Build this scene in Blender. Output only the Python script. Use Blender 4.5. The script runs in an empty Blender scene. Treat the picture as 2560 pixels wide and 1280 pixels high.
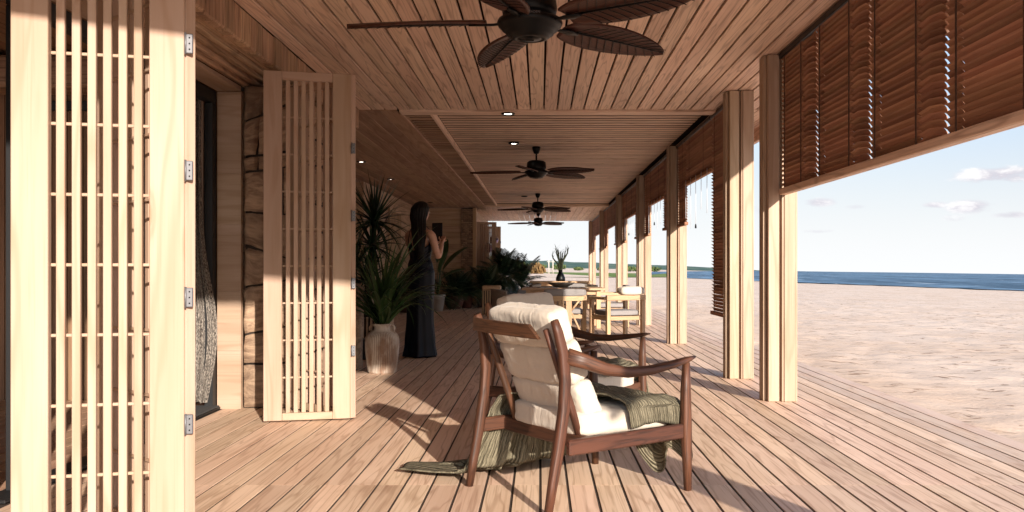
import bpy, bmesh, math, random
import numpy as np
from mathutils import Vector, Matrix, Euler, noise as mnoise

random.seed(7)
R = math.radians
S = bpy.context.scene
C = S.collection

# ------------------------------------------------------------------ camera
F = 2200.0                                   # focal length in pixels of a 2560 px wide frame
cam_d = bpy.data.cameras.new('camera')
cam = bpy.data.objects.new('camera', cam_d); C.objects.link(cam)
cam.location = (0, 0, 1.0); cam.rotation_euler = (R(90), 0, 0)
cam_d.sensor_width = 36; cam_d.lens = 36 * F / 2560
cam_d.shift_x = -70 / 2560; cam_d.shift_y = 28 / 2560
cam_d.clip_start = .05; cam_d.clip_end = 60000
S.camera = cam

# ------------------------------------------------------------------ sun, sky, exposure
SUN_H = Vector((.387, -.922)).normalized(); SUN_EL = R(17.4)
sun_dir = Vector((SUN_H.x * math.cos(SUN_EL), SUN_H.y * math.cos(SUN_EL), math.sin(SUN_EL)))
sl = bpy.data.lights.new('sun', 'SUN'); sl.energy = 3.2; sl.angle = R(.7); sl.color = (1, .90, .785)
so = bpy.data.objects.new('sun', sl); C.objects.link(so)
so.rotation_euler = (-sun_dir).to_track_quat('-Z', 'Y').to_euler(); so.location = (6, -14, 8)
S.view_settings.view_transform = 'Standard'; S.view_settings.look = 'None'
S.view_settings.gamma = 1; S.view_settings.exposure = 1.62
S.view_settings.use_curve_mapping = False
S.cycles.use_denoising = True
S.cycles.max_bounces = 8; S.cycles.diffuse_bounces = 6; S.cycles.glossy_bounces = 3
S.cycles.transparent_max_bounces = 12; S.cycles.transmission_bounces = 4
S.cycles.sample_clamp_indirect = 6

W = bpy.data.worlds.new('World'); S.world = W; W.use_nodes = True
wn = W.node_tree; wn.nodes.clear()


class NT:
    """tiny node helper"""
    def __init__(s, tree): s.t = tree
    def n(s, typ, **kw):
        nd = s.t.nodes.new(typ)
        for k, v in kw.items():
            if k.startswith('i_'):
                key = k[2:]; nd.inputs[int(key) if key.isdigit() else key.replace('_', ' ')].default_value = v
            else: setattr(nd, k, v)
        return nd
    def l(s, a, b): s.t.links.new(a, b)
    def val(s, sock, x):
        if hasattr(x, 'is_output') or hasattr(x, 'links'): s.t.links.new(x, sock)
        else: sock.default_value = x
    def math(s, op, a, b=0.0, c=None, clamp=False):
        nd = s.t.nodes.new('ShaderNodeMath'); nd.operation = op; nd.use_clamp = clamp
        s.val(nd.inputs[0], a); s.val(nd.inputs[1], b)
        if c is not None: s.val(nd.inputs[2], c)
        return nd.outputs[0]
    def vm(s, op, a, b=(0, 0, 0)):
        nd = s.t.nodes.new('ShaderNodeVectorMath'); nd.operation = op
        s.val(nd.inputs[0], a); s.val(nd.inputs[1], b)
        return nd.outputs[0]
    def mix(s, f, a, b, mode='MIX'):
        nd = s.t.nodes.new('ShaderNodeMix'); nd.data_type = 'RGBA'; nd.blend_type = mode
        s.val(nd.inputs[0], f)
        for k, x in ((6, a), (7, b)):
            if isinstance(x, tuple) and len(x) == 3: x = (*x, 1)
            s.val(nd.inputs[k], x)
        return nd.outputs[2]
    def noise(s, vec, scale=1, detail=2, rough=.5, dist=0):
        nd = s.t.nodes.new('ShaderNodeTexNoise')
        nd.inputs['Scale'].default_value = scale; nd.inputs['Detail'].default_value = detail
        nd.inputs['Roughness'].default_value = rough; nd.inputs['Distortion'].default_value = dist
        if vec is not None: s.l(vec, nd.inputs['Vector'])
        return nd.outputs['Fac']
    def step(s, x, a, b):
        nd = s.t.nodes.new('ShaderNodeMapRange'); nd.interpolation_type = 'SMOOTHSTEP'
        s.val(nd.inputs['Value'], x); nd.inputs['From Min'].default_value = a; nd.inputs['From Max'].default_value = b
        return nd.outputs['Result']


# world: physical sky plus thin fair-weather clouds laid out by direction all round the horizon
k = NT(wn)
sky = k.n('ShaderNodeTexSky', sky_type='NISHITA', sun_disc=False, sun_elevation=SUN_EL,
          sun_rotation=math.atan2(SUN_H.x, SUN_H.y), altitude=0, air_density=1.0, dust_density=1.2, ozone_density=1.4)
tc = k.n('ShaderNodeTexCoord'); sp = k.n('ShaderNodeSeparateXYZ'); k.l(tc.outputs['Generated'], sp.inputs[0])
az = k.math('ARCTAN2', sp.outputs[0], sp.outputs[1]); el = k.math('ARCSINE', sp.outputs[2])
cb = k.n('ShaderNodeCombineXYZ'); k.l(az, cb.inputs[0]); k.l(k.math('MULTIPLY', el, 2.6), cb.inputs[1])
cn = k.noise(cb.outputs[0], 26, 6, .62, .3)
cn2 = k.noise(cb.outputs[0], 9, 4, .55)
mask = k.math('MULTIPLY', k.step(cn2, .62, .74), .5)
def dirpx(x, y):
    v = Vector(((x - 1350) / F, 1, (668 - y) / F)).normalized()
    return math.atan2(v.x, v.y), math.asin(v.z)
for (cx, cy, hw, hh, amp) in ((2500, 438, 110, 24, 1.1), (2425, 517, 62, 20, 1.1), (2338, 513, 34, 10, .9), (2050, 506, 48, 14, .95),
                              (2530, 537, 46, 10, .9), (2045, 578, 46, 7, .5), (2140, 517, 30, 8, .4), (2385, 545, 30, 10, .4)):
    a0, e0 = dirpx(cx, cy)
    du = k.math('DIVIDE', k.math('SUBTRACT', az, a0), hw / F * 1.05); dv = k.math('DIVIDE', k.math('SUBTRACT', el, e0), hh / F)
    d2 = k.math('ADD', k.math('MULTIPLY', du, du), k.math('MULTIPLY', dv, dv))
    g = k.math('SUBTRACT', k.math('SUBTRACT', 1.0, d2), k.math('MULTIPLY', k.math('SUBTRACT', .55, cn), 3.0))
    mask = k.math('MAXIMUM', mask, k.math('MULTIPLY', k.step(g, 0.0, 1.0), amp), clamp=True)
ccol = k.mix(k.step(cn, .42, .66), (1.52, 1.45, 1.62, 1), (2.3, 2.27, 2.3, 1))
up_ = k.step(el, -.04, .24)
veil = k.mix(up_, (2.22, 2.25, 2.28, 1), (.7, .8, 1.15, 1))       # thin haze veil, whitest along the horizon all round
skyc = k.mix(k.math('MULTIPLY_ADD', k.step(el, .0, .55), -.97, .97), sky.outputs[0], veil)
bw = k.mix(k.math('MULTIPLY', mask, 1.0), skyc, ccol)
bg = k.n('ShaderNodeBackground'); bg.inputs['Strength'].default_value = .15; k.l(bw, bg.inputs[0])
wo = k.n('ShaderNodeOutputWorld'); k.l(bg.outputs[0], wo.inputs[0])

# ------------------------------------------------------------------ materials
def newmat(name):
    m = bpy.data.materials.new(name); m.use_nodes = True; t = m.node_tree; t.nodes.clear()
    h = NT(t); p = h.n('ShaderNodeBsdfPrincipled'); o = h.n('ShaderNodeOutputMaterial'); h.l(p.outputs[0], o.inputs[0])
    return m, h, p


def gcoord(h, seed=0.0):
    a = h.n('ShaderNodeAttribute', attribute_name='gc'); oi = h.n('ShaderNodeObjectInfo')
    r = oi.outputs['Random']
    off = h.n('ShaderNodeCombineXYZ')
    h.l(h.math('MULTIPLY', r, 91.7), off.inputs[0]); h.l(h.math('MULTIPLY', r, 57.3), off.inputs[1]); h.l(h.math('MULTIPLY', r, 33.1), off.inputs[2])
    return h.vm('ADD', h.vm('ADD', a.outputs['Vector'], off.outputs[0]), (seed, seed * .7, seed * .3)), r


def wood(name, c1, c2, c3, sc=(1.6, 11, 9), rings=7, fine=.35, knots=.0, rough=.55, bump=.25, tone=.22, dirt=0, spec=.35, ringamt=.8, fs_=(2.2, 120, 120)):
    m, h, p = newmat(name)
    v, r = gcoord(h)
    n1 = h.noise(h.vm('MULTIPLY', v, sc), 1, 1.5, .45, .25)
    rg = h.math('PINGPONG', h.math('MULTIPLY', n1, rings), 1.0)
    line = h.math('MULTIPLY', h.step(rg, .62, .99), ringamt)
    st = h.noise(h.vm('MULTIPLY', v, fs_), 1, 3, .6)
    st2 = h.noise(h.vm('MULTIPLY', v, (.7, 5, 5)), 1, 3, .55)
    col = h.mix(h.step(st2, .3, .72), c1, c2)
    col = h.mix(line, col, h.mix(.55, c2, c3))
    col = h.mix(h.math('MULTIPLY', h.step(st, .48, .8), fine), col, c3)
    if knots:
        vo = h.n('ShaderNodeTexVoronoi'); vo.inputs['Scale'].default_value = 1
        h.l(h.vm('MULTIPLY', v, (1.5, 5.5, 5.5)), vo.inputs['Vector'])
        wob = h.math('ADD', vo.outputs['Distance'], h.math('MULTIPLY', h.math('SUBTRACT', st2, .5), .12))
        sel = h.n('ShaderNodeSeparateColor'); h.l(vo.outputs['Color'], sel.inputs[0])
        on = h.math('GREATER_THAN', sel.outputs[0], .62)
        kr = h.math('PINGPONG', h.math('MULTIPLY', wob, 26), 1.0)
        km = h.math('MULTIPLY', h.math('MULTIPLY', h.step(wob, .20, .04), on), knots)
        col = h.mix(h.math('MULTIPLY', km, h.math('MULTIPLY_ADD', kr, .5, .5)), col, c3)
    if dirt:
        g = h.n('ShaderNodeNewGeometry')
        dn = h.noise(h.vm('MULTIPLY', g.outputs['Position'], (1.6, .7, 1)), 1.3, 6, .65)
        col = h.mix(h.math('MULTIPLY', h.step(dn, .54, .76), dirt), col, c3)
        px_ = h.n('ShaderNodeSeparateXYZ'); h.l(g.outputs['Position'], px_.inputs[0])
        sn = h.noise(h.vm('MULTIPLY', g.outputs['Position'], (5, 2.2, 1)), 1.2, 6, .7)
        sm = h.math('ADD', h.math('MULTIPLY', h.step(px_.outputs[0], 1.7, 2.8), .34), sn)
        col = h.mix(h.math('MULTIPLY', h.step(sm, .66, .86), .6), col, (.60, .46, .36))
    hs = h.n('ShaderNodeHueSaturation')
    h.l(h.math('MULTIPLY_ADD', r, tone, 1 - tone * .55), hs.inputs['Value'])
    h.l(h.math('MULTIPLY_ADD', h.math('FRACT', h.math('MULTIPLY', r, 17.3)), .012, .494), hs.inputs['Hue'])
    h.l(col, hs.inputs['Color']); h.l(hs.outputs[0], p.inputs['Base Color'])
    p.inputs['Specular IOR Level'].default_value = spec
    h.l(h.math('MULTIPLY_ADD', st, .25, rough - .1), p.inputs['Roughness'])
    if bump:
        b = h.n('ShaderNodeBump'); b.inputs['Strength'].default_value = bump; b.inputs['Distance'].default_value = .002
        h.l(h.math('ADD', h.math('MULTIPLY', st, 1.0), h.math('MULTIPLY', line, -.35)), b.inputs['Height']); h.l(b.outputs[0], p.inputs['Normal'])
    return m


def plain(name, col, rough=.5, metal=0, noise=0, nscale=20, spec=.5, bump=0, coord='gc', col2=None, emit=None):
    m, h, p = newmat(name)
    p.inputs['Roughness'].default_value = rough; p.inputs['Metallic'].default_value = metal
    p.inputs['Specular IOR Level'].default_value = spec
    if noise or bump:
        if coord == 'gc': v, r = gcoord(h)
        else: v = h.n('ShaderNodeTexCoord').outputs['Object']
        n = h.noise(v, nscale, 4, .6)
        c2 = col2 or tuple(x * .55 for x in col)
        h.l(h.mix(h.math('MULTIPLY', h.step(n, .3, .75), noise), col, c2), p.inputs['Base Color'])
        if bump:
            b = h.n('ShaderNodeBump'); b.inputs['Strength'].default_value = bump; b.inputs['Distance'].default_value = .004
            h.l(n, b.inputs['Height']); h.l(b.outputs[0], p.inputs['Normal'])
    else: p.inputs['Base Color'].default_value = (*col, 1)
    if emit:
        p.inputs['Emission Color'].default_value = (*emit[0], 1); p.inputs['Emission Strength'].default_value = emit[1]
    return m


M = {}
M['pine'] = wood('pale_pine', (.405, .29, .218), (.335, .228, .155), (.26, .145, .075), sc=(.9, 8, 8), rings=7, fine=.32, knots=.8, ringamt=.5, bump=.1, tone=.1)
M['pine_post'] = wood('post_pine', (.41, .30, .222), (.34, .24, .162), (.20, .11, .055), sc=(.8, 9, 9), rings=6, fine=.35, knots=.5, ringamt=.45, bump=.15, tone=.15)
M['deck'] = wood('deck_wood', (.655, .47, .342), (.57, .388, .268), (.23, .115, .06), sc=(1.2, 15, 8), rings=9, fs_=(1.3, 70, 70), fine=.6, knots=.35, ringamt=.6, bump=.3, tone=.27, dirt=.5, rough=.6)
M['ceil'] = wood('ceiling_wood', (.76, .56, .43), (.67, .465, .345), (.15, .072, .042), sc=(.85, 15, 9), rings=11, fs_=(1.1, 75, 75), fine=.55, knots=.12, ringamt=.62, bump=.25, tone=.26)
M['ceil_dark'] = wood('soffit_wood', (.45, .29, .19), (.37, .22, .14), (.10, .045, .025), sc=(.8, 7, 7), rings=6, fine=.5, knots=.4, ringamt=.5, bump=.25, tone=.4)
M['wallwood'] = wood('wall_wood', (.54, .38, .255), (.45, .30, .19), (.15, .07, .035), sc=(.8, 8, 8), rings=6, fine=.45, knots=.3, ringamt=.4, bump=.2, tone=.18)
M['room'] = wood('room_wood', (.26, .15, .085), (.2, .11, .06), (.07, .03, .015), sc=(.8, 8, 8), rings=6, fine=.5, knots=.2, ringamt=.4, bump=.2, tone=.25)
M['rough'] = wood('rough_beam_wood', (.50, .33, .21), (.33, .195, .115), (.045, .02, .01), sc=(1.2, 16, 16), rings=9, fine=.8, knots=.7, ringamt=.6, bump=.9, tone=.45)
M['teak'] = wood('dark_teak', (.098, .038, .019), (.055, .020, .010), (.010, .0045, .0025), sc=(2.2, 26, 26), rings=9, fine=1.0, ringamt=.7, bump=.5, tone=.15, rough=.5, spec=.4, fs_=(5, 95, 95))
M['oak'] = wood('light_oak', (.48, .32, .19), (.40, .255, .145), (.2, .11, .055), sc=(1.2, 12, 12), rings=6, fine=.4, ringamt=.4, bump=.15, tone=.2)
M['blind'] = wood('blind_wood', (.38, .20, .122), (.28, .135, .08), (.09, .036, .02), sc=(1.5, 20, 20), rings=5, rough=.75, spec=.15, fine=.3, ringamt=.2, bump=.15, tone=.5)
M['fan'] = wood('fan_blade_wood', (.075, .025, .014), (.05, .016, .009), (.018, .006, .004), sc=(3, 20, 20), rings=7, fine=.8, ringamt=.6, bump=.4, tone=.2, rough=.45)
M['black'] = plain('black_metal', (.003, .003, .0035), .36, spec=.2)
M['blackwood'] = plain('black_frame', (.008, .008, .009), .55)
M['steel'] = plain('hinge_steel', (.13, .13, .14), .5, .5)
M['dark'] = plain('dark_void', (.02, .014, .01), .9)
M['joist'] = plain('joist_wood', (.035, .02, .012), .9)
M['cord'] = plain('blind_cord', (.06, .03, .018), .8)
M['whitecord'] = plain('white_cord', (.55, .56, .6), .7)
M['pot_red'] = plain('terracotta', (.16, .055, .04), .6, noise=.6, nscale=14)
M['pot_grey'] = plain('grey_clay', (.28, .25, .22), .8, noise=.6, nscale=9, bump=.3)
M['pot_white'] = plain('white_clay', (.5, .45, .4), .7, noise=.5, nscale=12)
M['soil'] = plain('soil', (.03, .02, .014), .95, noise=.6, nscale=60, bump=.5)
M['skin'] = plain('skin', (.50, .27, .18), .5, noise=.15, nscale=30, coord='obj')
M['hair'] = plain('hair', (.008, .0055, .0045), .5, spec=.22, noise=.3, nscale=60, coord='obj')
M['dress'] = plain('navy_satin', (.005, .006, .012), .46, spec=.16, noise=.3, nscale=8, coord='obj')
M['glow'] = plain('lamp_lens', (.9, .88, .8), .4, emit=((1, .9, .75), 5))
M['chrome'] = plain('purple_glass', (.2, .15, .32), .12, .75)
M['greyfab'] = plain('grey_fabric', (.25, .23, .225), .9, noise=.6, nscale=160, bump=.4)
M['wicker'] = plain('grey_wicker', (.27, .23, .19), .8, noise=.9, nscale=90, bump=.8)
M['mat'] = plain('door_mat', (.018, .018, .02), .95, noise=.8, nscale=150, bump=1, col2=(.05, .05, .05))
M['paper'] = plain('menu_card', (.6, .56, .5), .7)


def linen():
    m, h, p = newmat('cream_linen')
    v = h.n('ShaderNodeTexCoord').outputs['Object']
    big = h.noise(h.vm('MULTIPLY', v, (24, 24, 7)), 1, 2.5, .5, .7)
    we = h.noise(v, 420, 2, .6)
    col = h.mix(h.math('MULTIPLY', we, .6), (.52, .455, .38), (.39, .335, .27))
    h.l(col, p.inputs['Base Color']); p.inputs['Roughness'].default_value = .92; p.inputs['Specular IOR Level'].default_value = .15
    p.inputs['Sheen Weight'].default_value = .15
    b = h.n('ShaderNodeBump'); b.inputs['Strength'].default_value = .6; b.inputs['Distance'].default_value = .011
    h.l(h.math('ADD', big, h.math('MULTIPLY', we, .05)), b.inputs['Height']); h.l(b.outputs[0], p.inputs['Normal'])
    return m
M['linen'] = linen()


def knit():
    m, h, p = newmat('olive_knit')
    a = h.n('ShaderNodeAttribute', attribute_name='gc'); v = a.outputs['Vector']
    wv = h.vm('ADD', v, h.vm('MULTIPLY', h.n('ShaderNodeTexNoise', **{'i_Scale': 11.0}).outputs['Color'], (.018, .018, 0)))
    sx = h.n('ShaderNodeSeparateXYZ'); h.l(wv, sx.inputs[0])
    rib = h.math('PINGPONG', h.math('MULTIPLY', sx.outputs[1], 120), 1.0)
    st = h.noise(h.vm('MULTIPLY', wv, (70, 240, 1)), 1, 3, .65)
    st2 = h.noise(h.vm('MULTIPLY', wv, (9, 130, 1)), 1, 3, .6)
    col = h.mix(h.step(h.math('ADD', h.math('MULTIPLY', rib, .16), h.math('MULTIPLY', st2, 1.15)), .42, .86), (.04, .034, .022), (.225, .196, .135))
    col = h.mix(h.math('MULTIPLY', h.step(st, .45, .75), .6), col, (.045, .038, .024))
    h.l(col, p.inputs['Base Color']); p.inputs['Roughness'].default_value = .95; p.inputs['Specular IOR Level'].default_value = .1
    b = h.n('ShaderNodeBump'); b.inputs['Strength'].default_value = .9; b.inputs['Distance'].default_value = .006
    h.l(h.math('ADD', rib, st), b.inputs['Height']); h.l(b.outputs[0], p.inputs['Normal'])
    return m
M['knit'] = knit()


def leafmat(name, c1, c2):
    m, h, p = newmat(name)
    v, r = gcoord(h)
    sx = h.n('ShaderNodeSeparateXYZ'); h.l(v, sx.inputs[0])
    n = h.noise(h.vm('MULTIPLY', v, (2, 60, 60)), 1, 2, .5)
    col = h.mix(h.step(n, .3, .7), c1, c2)
    hs = h.n('ShaderNodeHueSaturation'); h.l(col, hs.inputs['Color']); h.l(h.math('MULTIPLY_ADD', r, .7, .65), hs.inputs['Value'])
    h.l(hs.outputs[0], p.inputs['Base Color']); p.inputs['Roughness'].default_value = .38
    p.inputs['Specular IOR Level'].default_value = .45
    return m
M['leaf'] = leafmat('glossy_leaf', (.022, .05, .014), (.04, .085, .022))
M['leaf_dark'] = leafmat('dark_leaf', (.012, .028, .013), (.02, .045, .018))
M['leaf_pale'] = leafmat('pale_leaf', (.10, .14, .08), (.14, .18, .1))
M['bark'] = plain('bark', (.07, .045, .03), .9, noise=.7, nscale=25, bump=.8)


def stone():
    m, h, p = newmat('brown_stone')
    v, r = gcoord(h)
    n = h.noise(h.vm('MULTIPLY', v, (5, 5, 16)), 1, 6, .65, 1.2)
    n2 = h.noise(v, 3.0, 5, .6, .4)
    col = h.mix(h.step(n, .3, .7), (.17, .105, .068), (.40, .275, .18))
    col = h.mix(h.math('MULTIPLY', h.step(n2, .45, .7), .6), col, (.13, .08, .05))
    hs = h.n('ShaderNodeHueSaturation'); h.l(col, hs.inputs['Color']); h.l(h.math('MULTIPLY_ADD', r, .5, .75), hs.inputs['Value'])
    h.l(hs.outputs[0], p.inputs['Base Color']); p.inputs['Roughness'].default_value = .85
    b = h.n('ShaderNodeBump'); b.inputs['Strength'].default_value = .9; b.inputs['Distance'].default_value = .012
    h.l(n, b.inputs['Height']); h.l(b.outputs[0], p.inputs['Normal'])
    return m
M['stone'] = stone()
M['mortar'] = plain('dark_mortar', (.03, .02, .014), .95, noise=.5, nscale=40, bump=.5, coord='obj')


def vase_mat():
    m, h, p = newmat('ribbed_whitewashed_clay')
    v = h.n('ShaderNodeTexCoord').outputs['Object']
    n = h.noise(h.vm('MULTIPLY', v, (1, 1, .5)), 7, 4, .6)
    n2 = h.noise(h.vm('MULTIPLY', v, (60, 60, 8)), 1, 3, .6)
    a = h.n('ShaderNodeAttribute', attribute_name='gc'); sx = h.n('ShaderNodeSeparateXYZ'); h.l(a.outputs['Vector'], sx.inputs[0])
    groove = h.step(sx.outputs[1], .0, .7)
    col = h.mix(groove, (.12, .07, .045), h.mix(h.step(n, .4, .62), (.56, .48, .40), (.30, .19, .13)))
    col = h.mix(h.math('MULTIPLY', h.step(n2, .5, .8), .35), col, (.16, .1, .065))
    h.l(col, p.inputs['Base Color']); p.inputs['Roughness'].default_value = .85
    return m
M['vase'] = vase_mat()


def sand_mat():
    m, h, p = newmat('beach_sand')
    g = h.n('ShaderNodeNewGeometry').outputs['Position']
    big = h.noise(h.vm('MULTIPLY', g, (.5, .35, 0)), 1, 5, .6)
    fine = h.noise(h.vm('MULTIPLY', g, (16, 16, 0)), 1, 5, .7)
    lit = h.noise(h.vm('MULTIPLY', g, (1.2, 5, 0)), 1, 6, .66, .8)
    col = h.mix(h.step(big, .35, .7), (.60, .46, .355), (.545, .40, .295))
    col = h.mix(h.math('MULTIPLY', h.step(fine, .5, .8), .25), col, (.34, .22, .15))
    fl = h.noise(h.vm('MULTIPLY', g, (2.6, 9.5, 0)), 1, 5, .7, .9)
    col = h.mix(h.math('MULTIPLY', h.step(lit, .56, .70), .45), col, (.30, .20, .13))
    col = h.mix(h.math('MULTIPLY', h.step(fl, .57, .63), .9), col, (.20, .125, .08))
    h.l(col, p.inputs['Base Color']); p.inputs['Roughness'].default_value = .95; p.inputs['Specular IOR Level'].default_value = .1
    b = h.n('ShaderNodeBump'); b.inputs['Strength'].default_value = .35; b.inputs['Distance'].default_value = .03
    h.l(h.math('ADD', fine, lit), b.inputs['Height']); h.l(b.outputs[0], p.inputs['Normal'])
    return m
M['sand'] = sand_mat()


def sea_mat():
    m, h, p = newmat('sea_water')
    g = h.n('ShaderNodeNewGeometry').outputs['Position']
    w1 = h.math('MULTIPLY_ADD', h.noise(h.vm('MULTIPLY', g, (.34, .085, 0)), 1, 5, .62, .5), .6, h.math('MULTIPLY', h.noise(h.vm('MULTIPLY', g, (.05, .007, 0)), 1, 5, .62, .5), .4))
    w2 = h.noise(h.vm('MULTIPLY', g, (.9, .22, 0)), 1, 4, .6, .4)
    cr = h.noise(h.vm('MULTIPLY', g, (.30, .07, 0)), 1, 6, .7, .6)
    col = h.mix(h.step(w1, .45, .56), (.018, .045, .072), (.115, .185, .25))
    col = h.mix(h.math('MULTIPLY', h.step(w2, .5, .72), .6), col, (.012, .035, .06))
    col = h.mix(h.step(cr, .63, .67), col, (.6, .64, .66))
    h.l(col, p.inputs['Base Color']); p.inputs['Roughness'].default_value = .5; p.inputs['Specular IOR Level'].default_value = .12
    b = h.n('ShaderNodeBump'); b.inputs['Strength'].default_value = .8; b.inputs['Distance'].default_value = .6
    h.l(h.math('ADD', w1, w2), b.inputs['Height']); h.l(b.outputs[0], p.inputs['Normal'])
    return m
M['sea'] = sea_mat()


def field_mat(name, a, b_, s=(.12, .05, .1)):
    m, h, p = newmat(name)
    g = h.n('ShaderNodeNewGeometry').outputs['Position']
    n = h.noise(h.vm('MULTIPLY', g, s), 1, 6, .65)
    h.l(h.mix(h.step(n, .38, .64), a, b_), p.inputs['Base Color']); p.inputs['Roughness'].default_value = .95
    p.inputs['Specular IOR Level'].default_value = .05
    return m
M['grass'] = field_mat('meadow_grass', (.10, .15, .035), (.17, .18, .06))
M['hill'] = field_mat('hazy_wooded_hill', (.05, .085, .07), (.09, .125, .09), (.02, .02, .05))  # blue of distant haze is put into the green
M['scrub'] = field_mat('scrub_leaves', (.05, .08, .03), (.10, .12, .045), (.9, .9, .9))
M['autumn'] = field_mat('autumn_leaves', (.13, .075, .03), (.19, .12, .055), (.9, .9, .9))


def glassmat():
    m = bpy.data.materials.new('door_glass'); m.use_nodes = True; t = m.node_tree; t.nodes.clear(); h = NT(t)
    tr = h.n('ShaderNodeBsdfTransparent'); tr.inputs[0].default_value = (.9, .9, .9, 1)
    gl = h.n('ShaderNodeBsdfGlossy'); gl.inputs['Roughness'].default_value = .02
    fr = h.n('ShaderNodeFresnel'); fr.inputs[0].default_value = 1.45
    mx = h.n('ShaderNodeMixShader'); h.l(fr.outputs[0], mx.inputs[0]); h.l(tr.outputs[0], mx.inputs[1]); h.l(gl.outputs[0], mx.inputs[2])
    o = h.n('ShaderNodeOutputMaterial'); h.l(mx.outputs[0], o.inputs[0]); return m


def curtain_mat():
    m = bpy.data.materials.new('net_curtain'); m.use_nodes = True; t = m.node_tree; t.nodes.clear(); h = NT(t)
    p = h.n('ShaderNodeBsdfPrincipled'); v, r = gcoord(h)
    n = h.noise(h.vm('MULTIPLY', v, (60, 160, 1)), 1, 3, .7)
    h.l(h.mix(h.step(n, .4, .65), (.035, .03, .027), (.30, .26, .22)), p.inputs['Base Color']); p.inputs['Roughness'].default_value = .8
    tr = h.n('ShaderNodeBsdfTransparent'); mx = h.n('ShaderNodeMixShader')
    h.l(h.step(n, .36, .42), mx.inputs[0]); h.l(tr.outputs[0], mx.inputs[1]); h.l(p.outputs[0], mx.inputs[2])
    o = h.n('ShaderNodeOutputMaterial'); h.l(mx.outputs[0], o.inputs[0]); return m
M['curtain'] = curtain_mat()

# ------------------------------------------------------------------ mesh helpers
CH = [(-1, -1, -1), (1, -1, -1), (1, 1, -1), (-1, 1, -1), (-1, -1, 1), (1, -1, 1), (1, 1, 1), (-1, 1, 1)]


VX = tuple(Matrix(((0, 1, 0), (0, 0, 1), (1, 0, 0))).to_euler())     # plank upright, its face towards +-Y
VY = (0, R(90), 0)                                                     # plank upright, its face towards +-X


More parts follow.
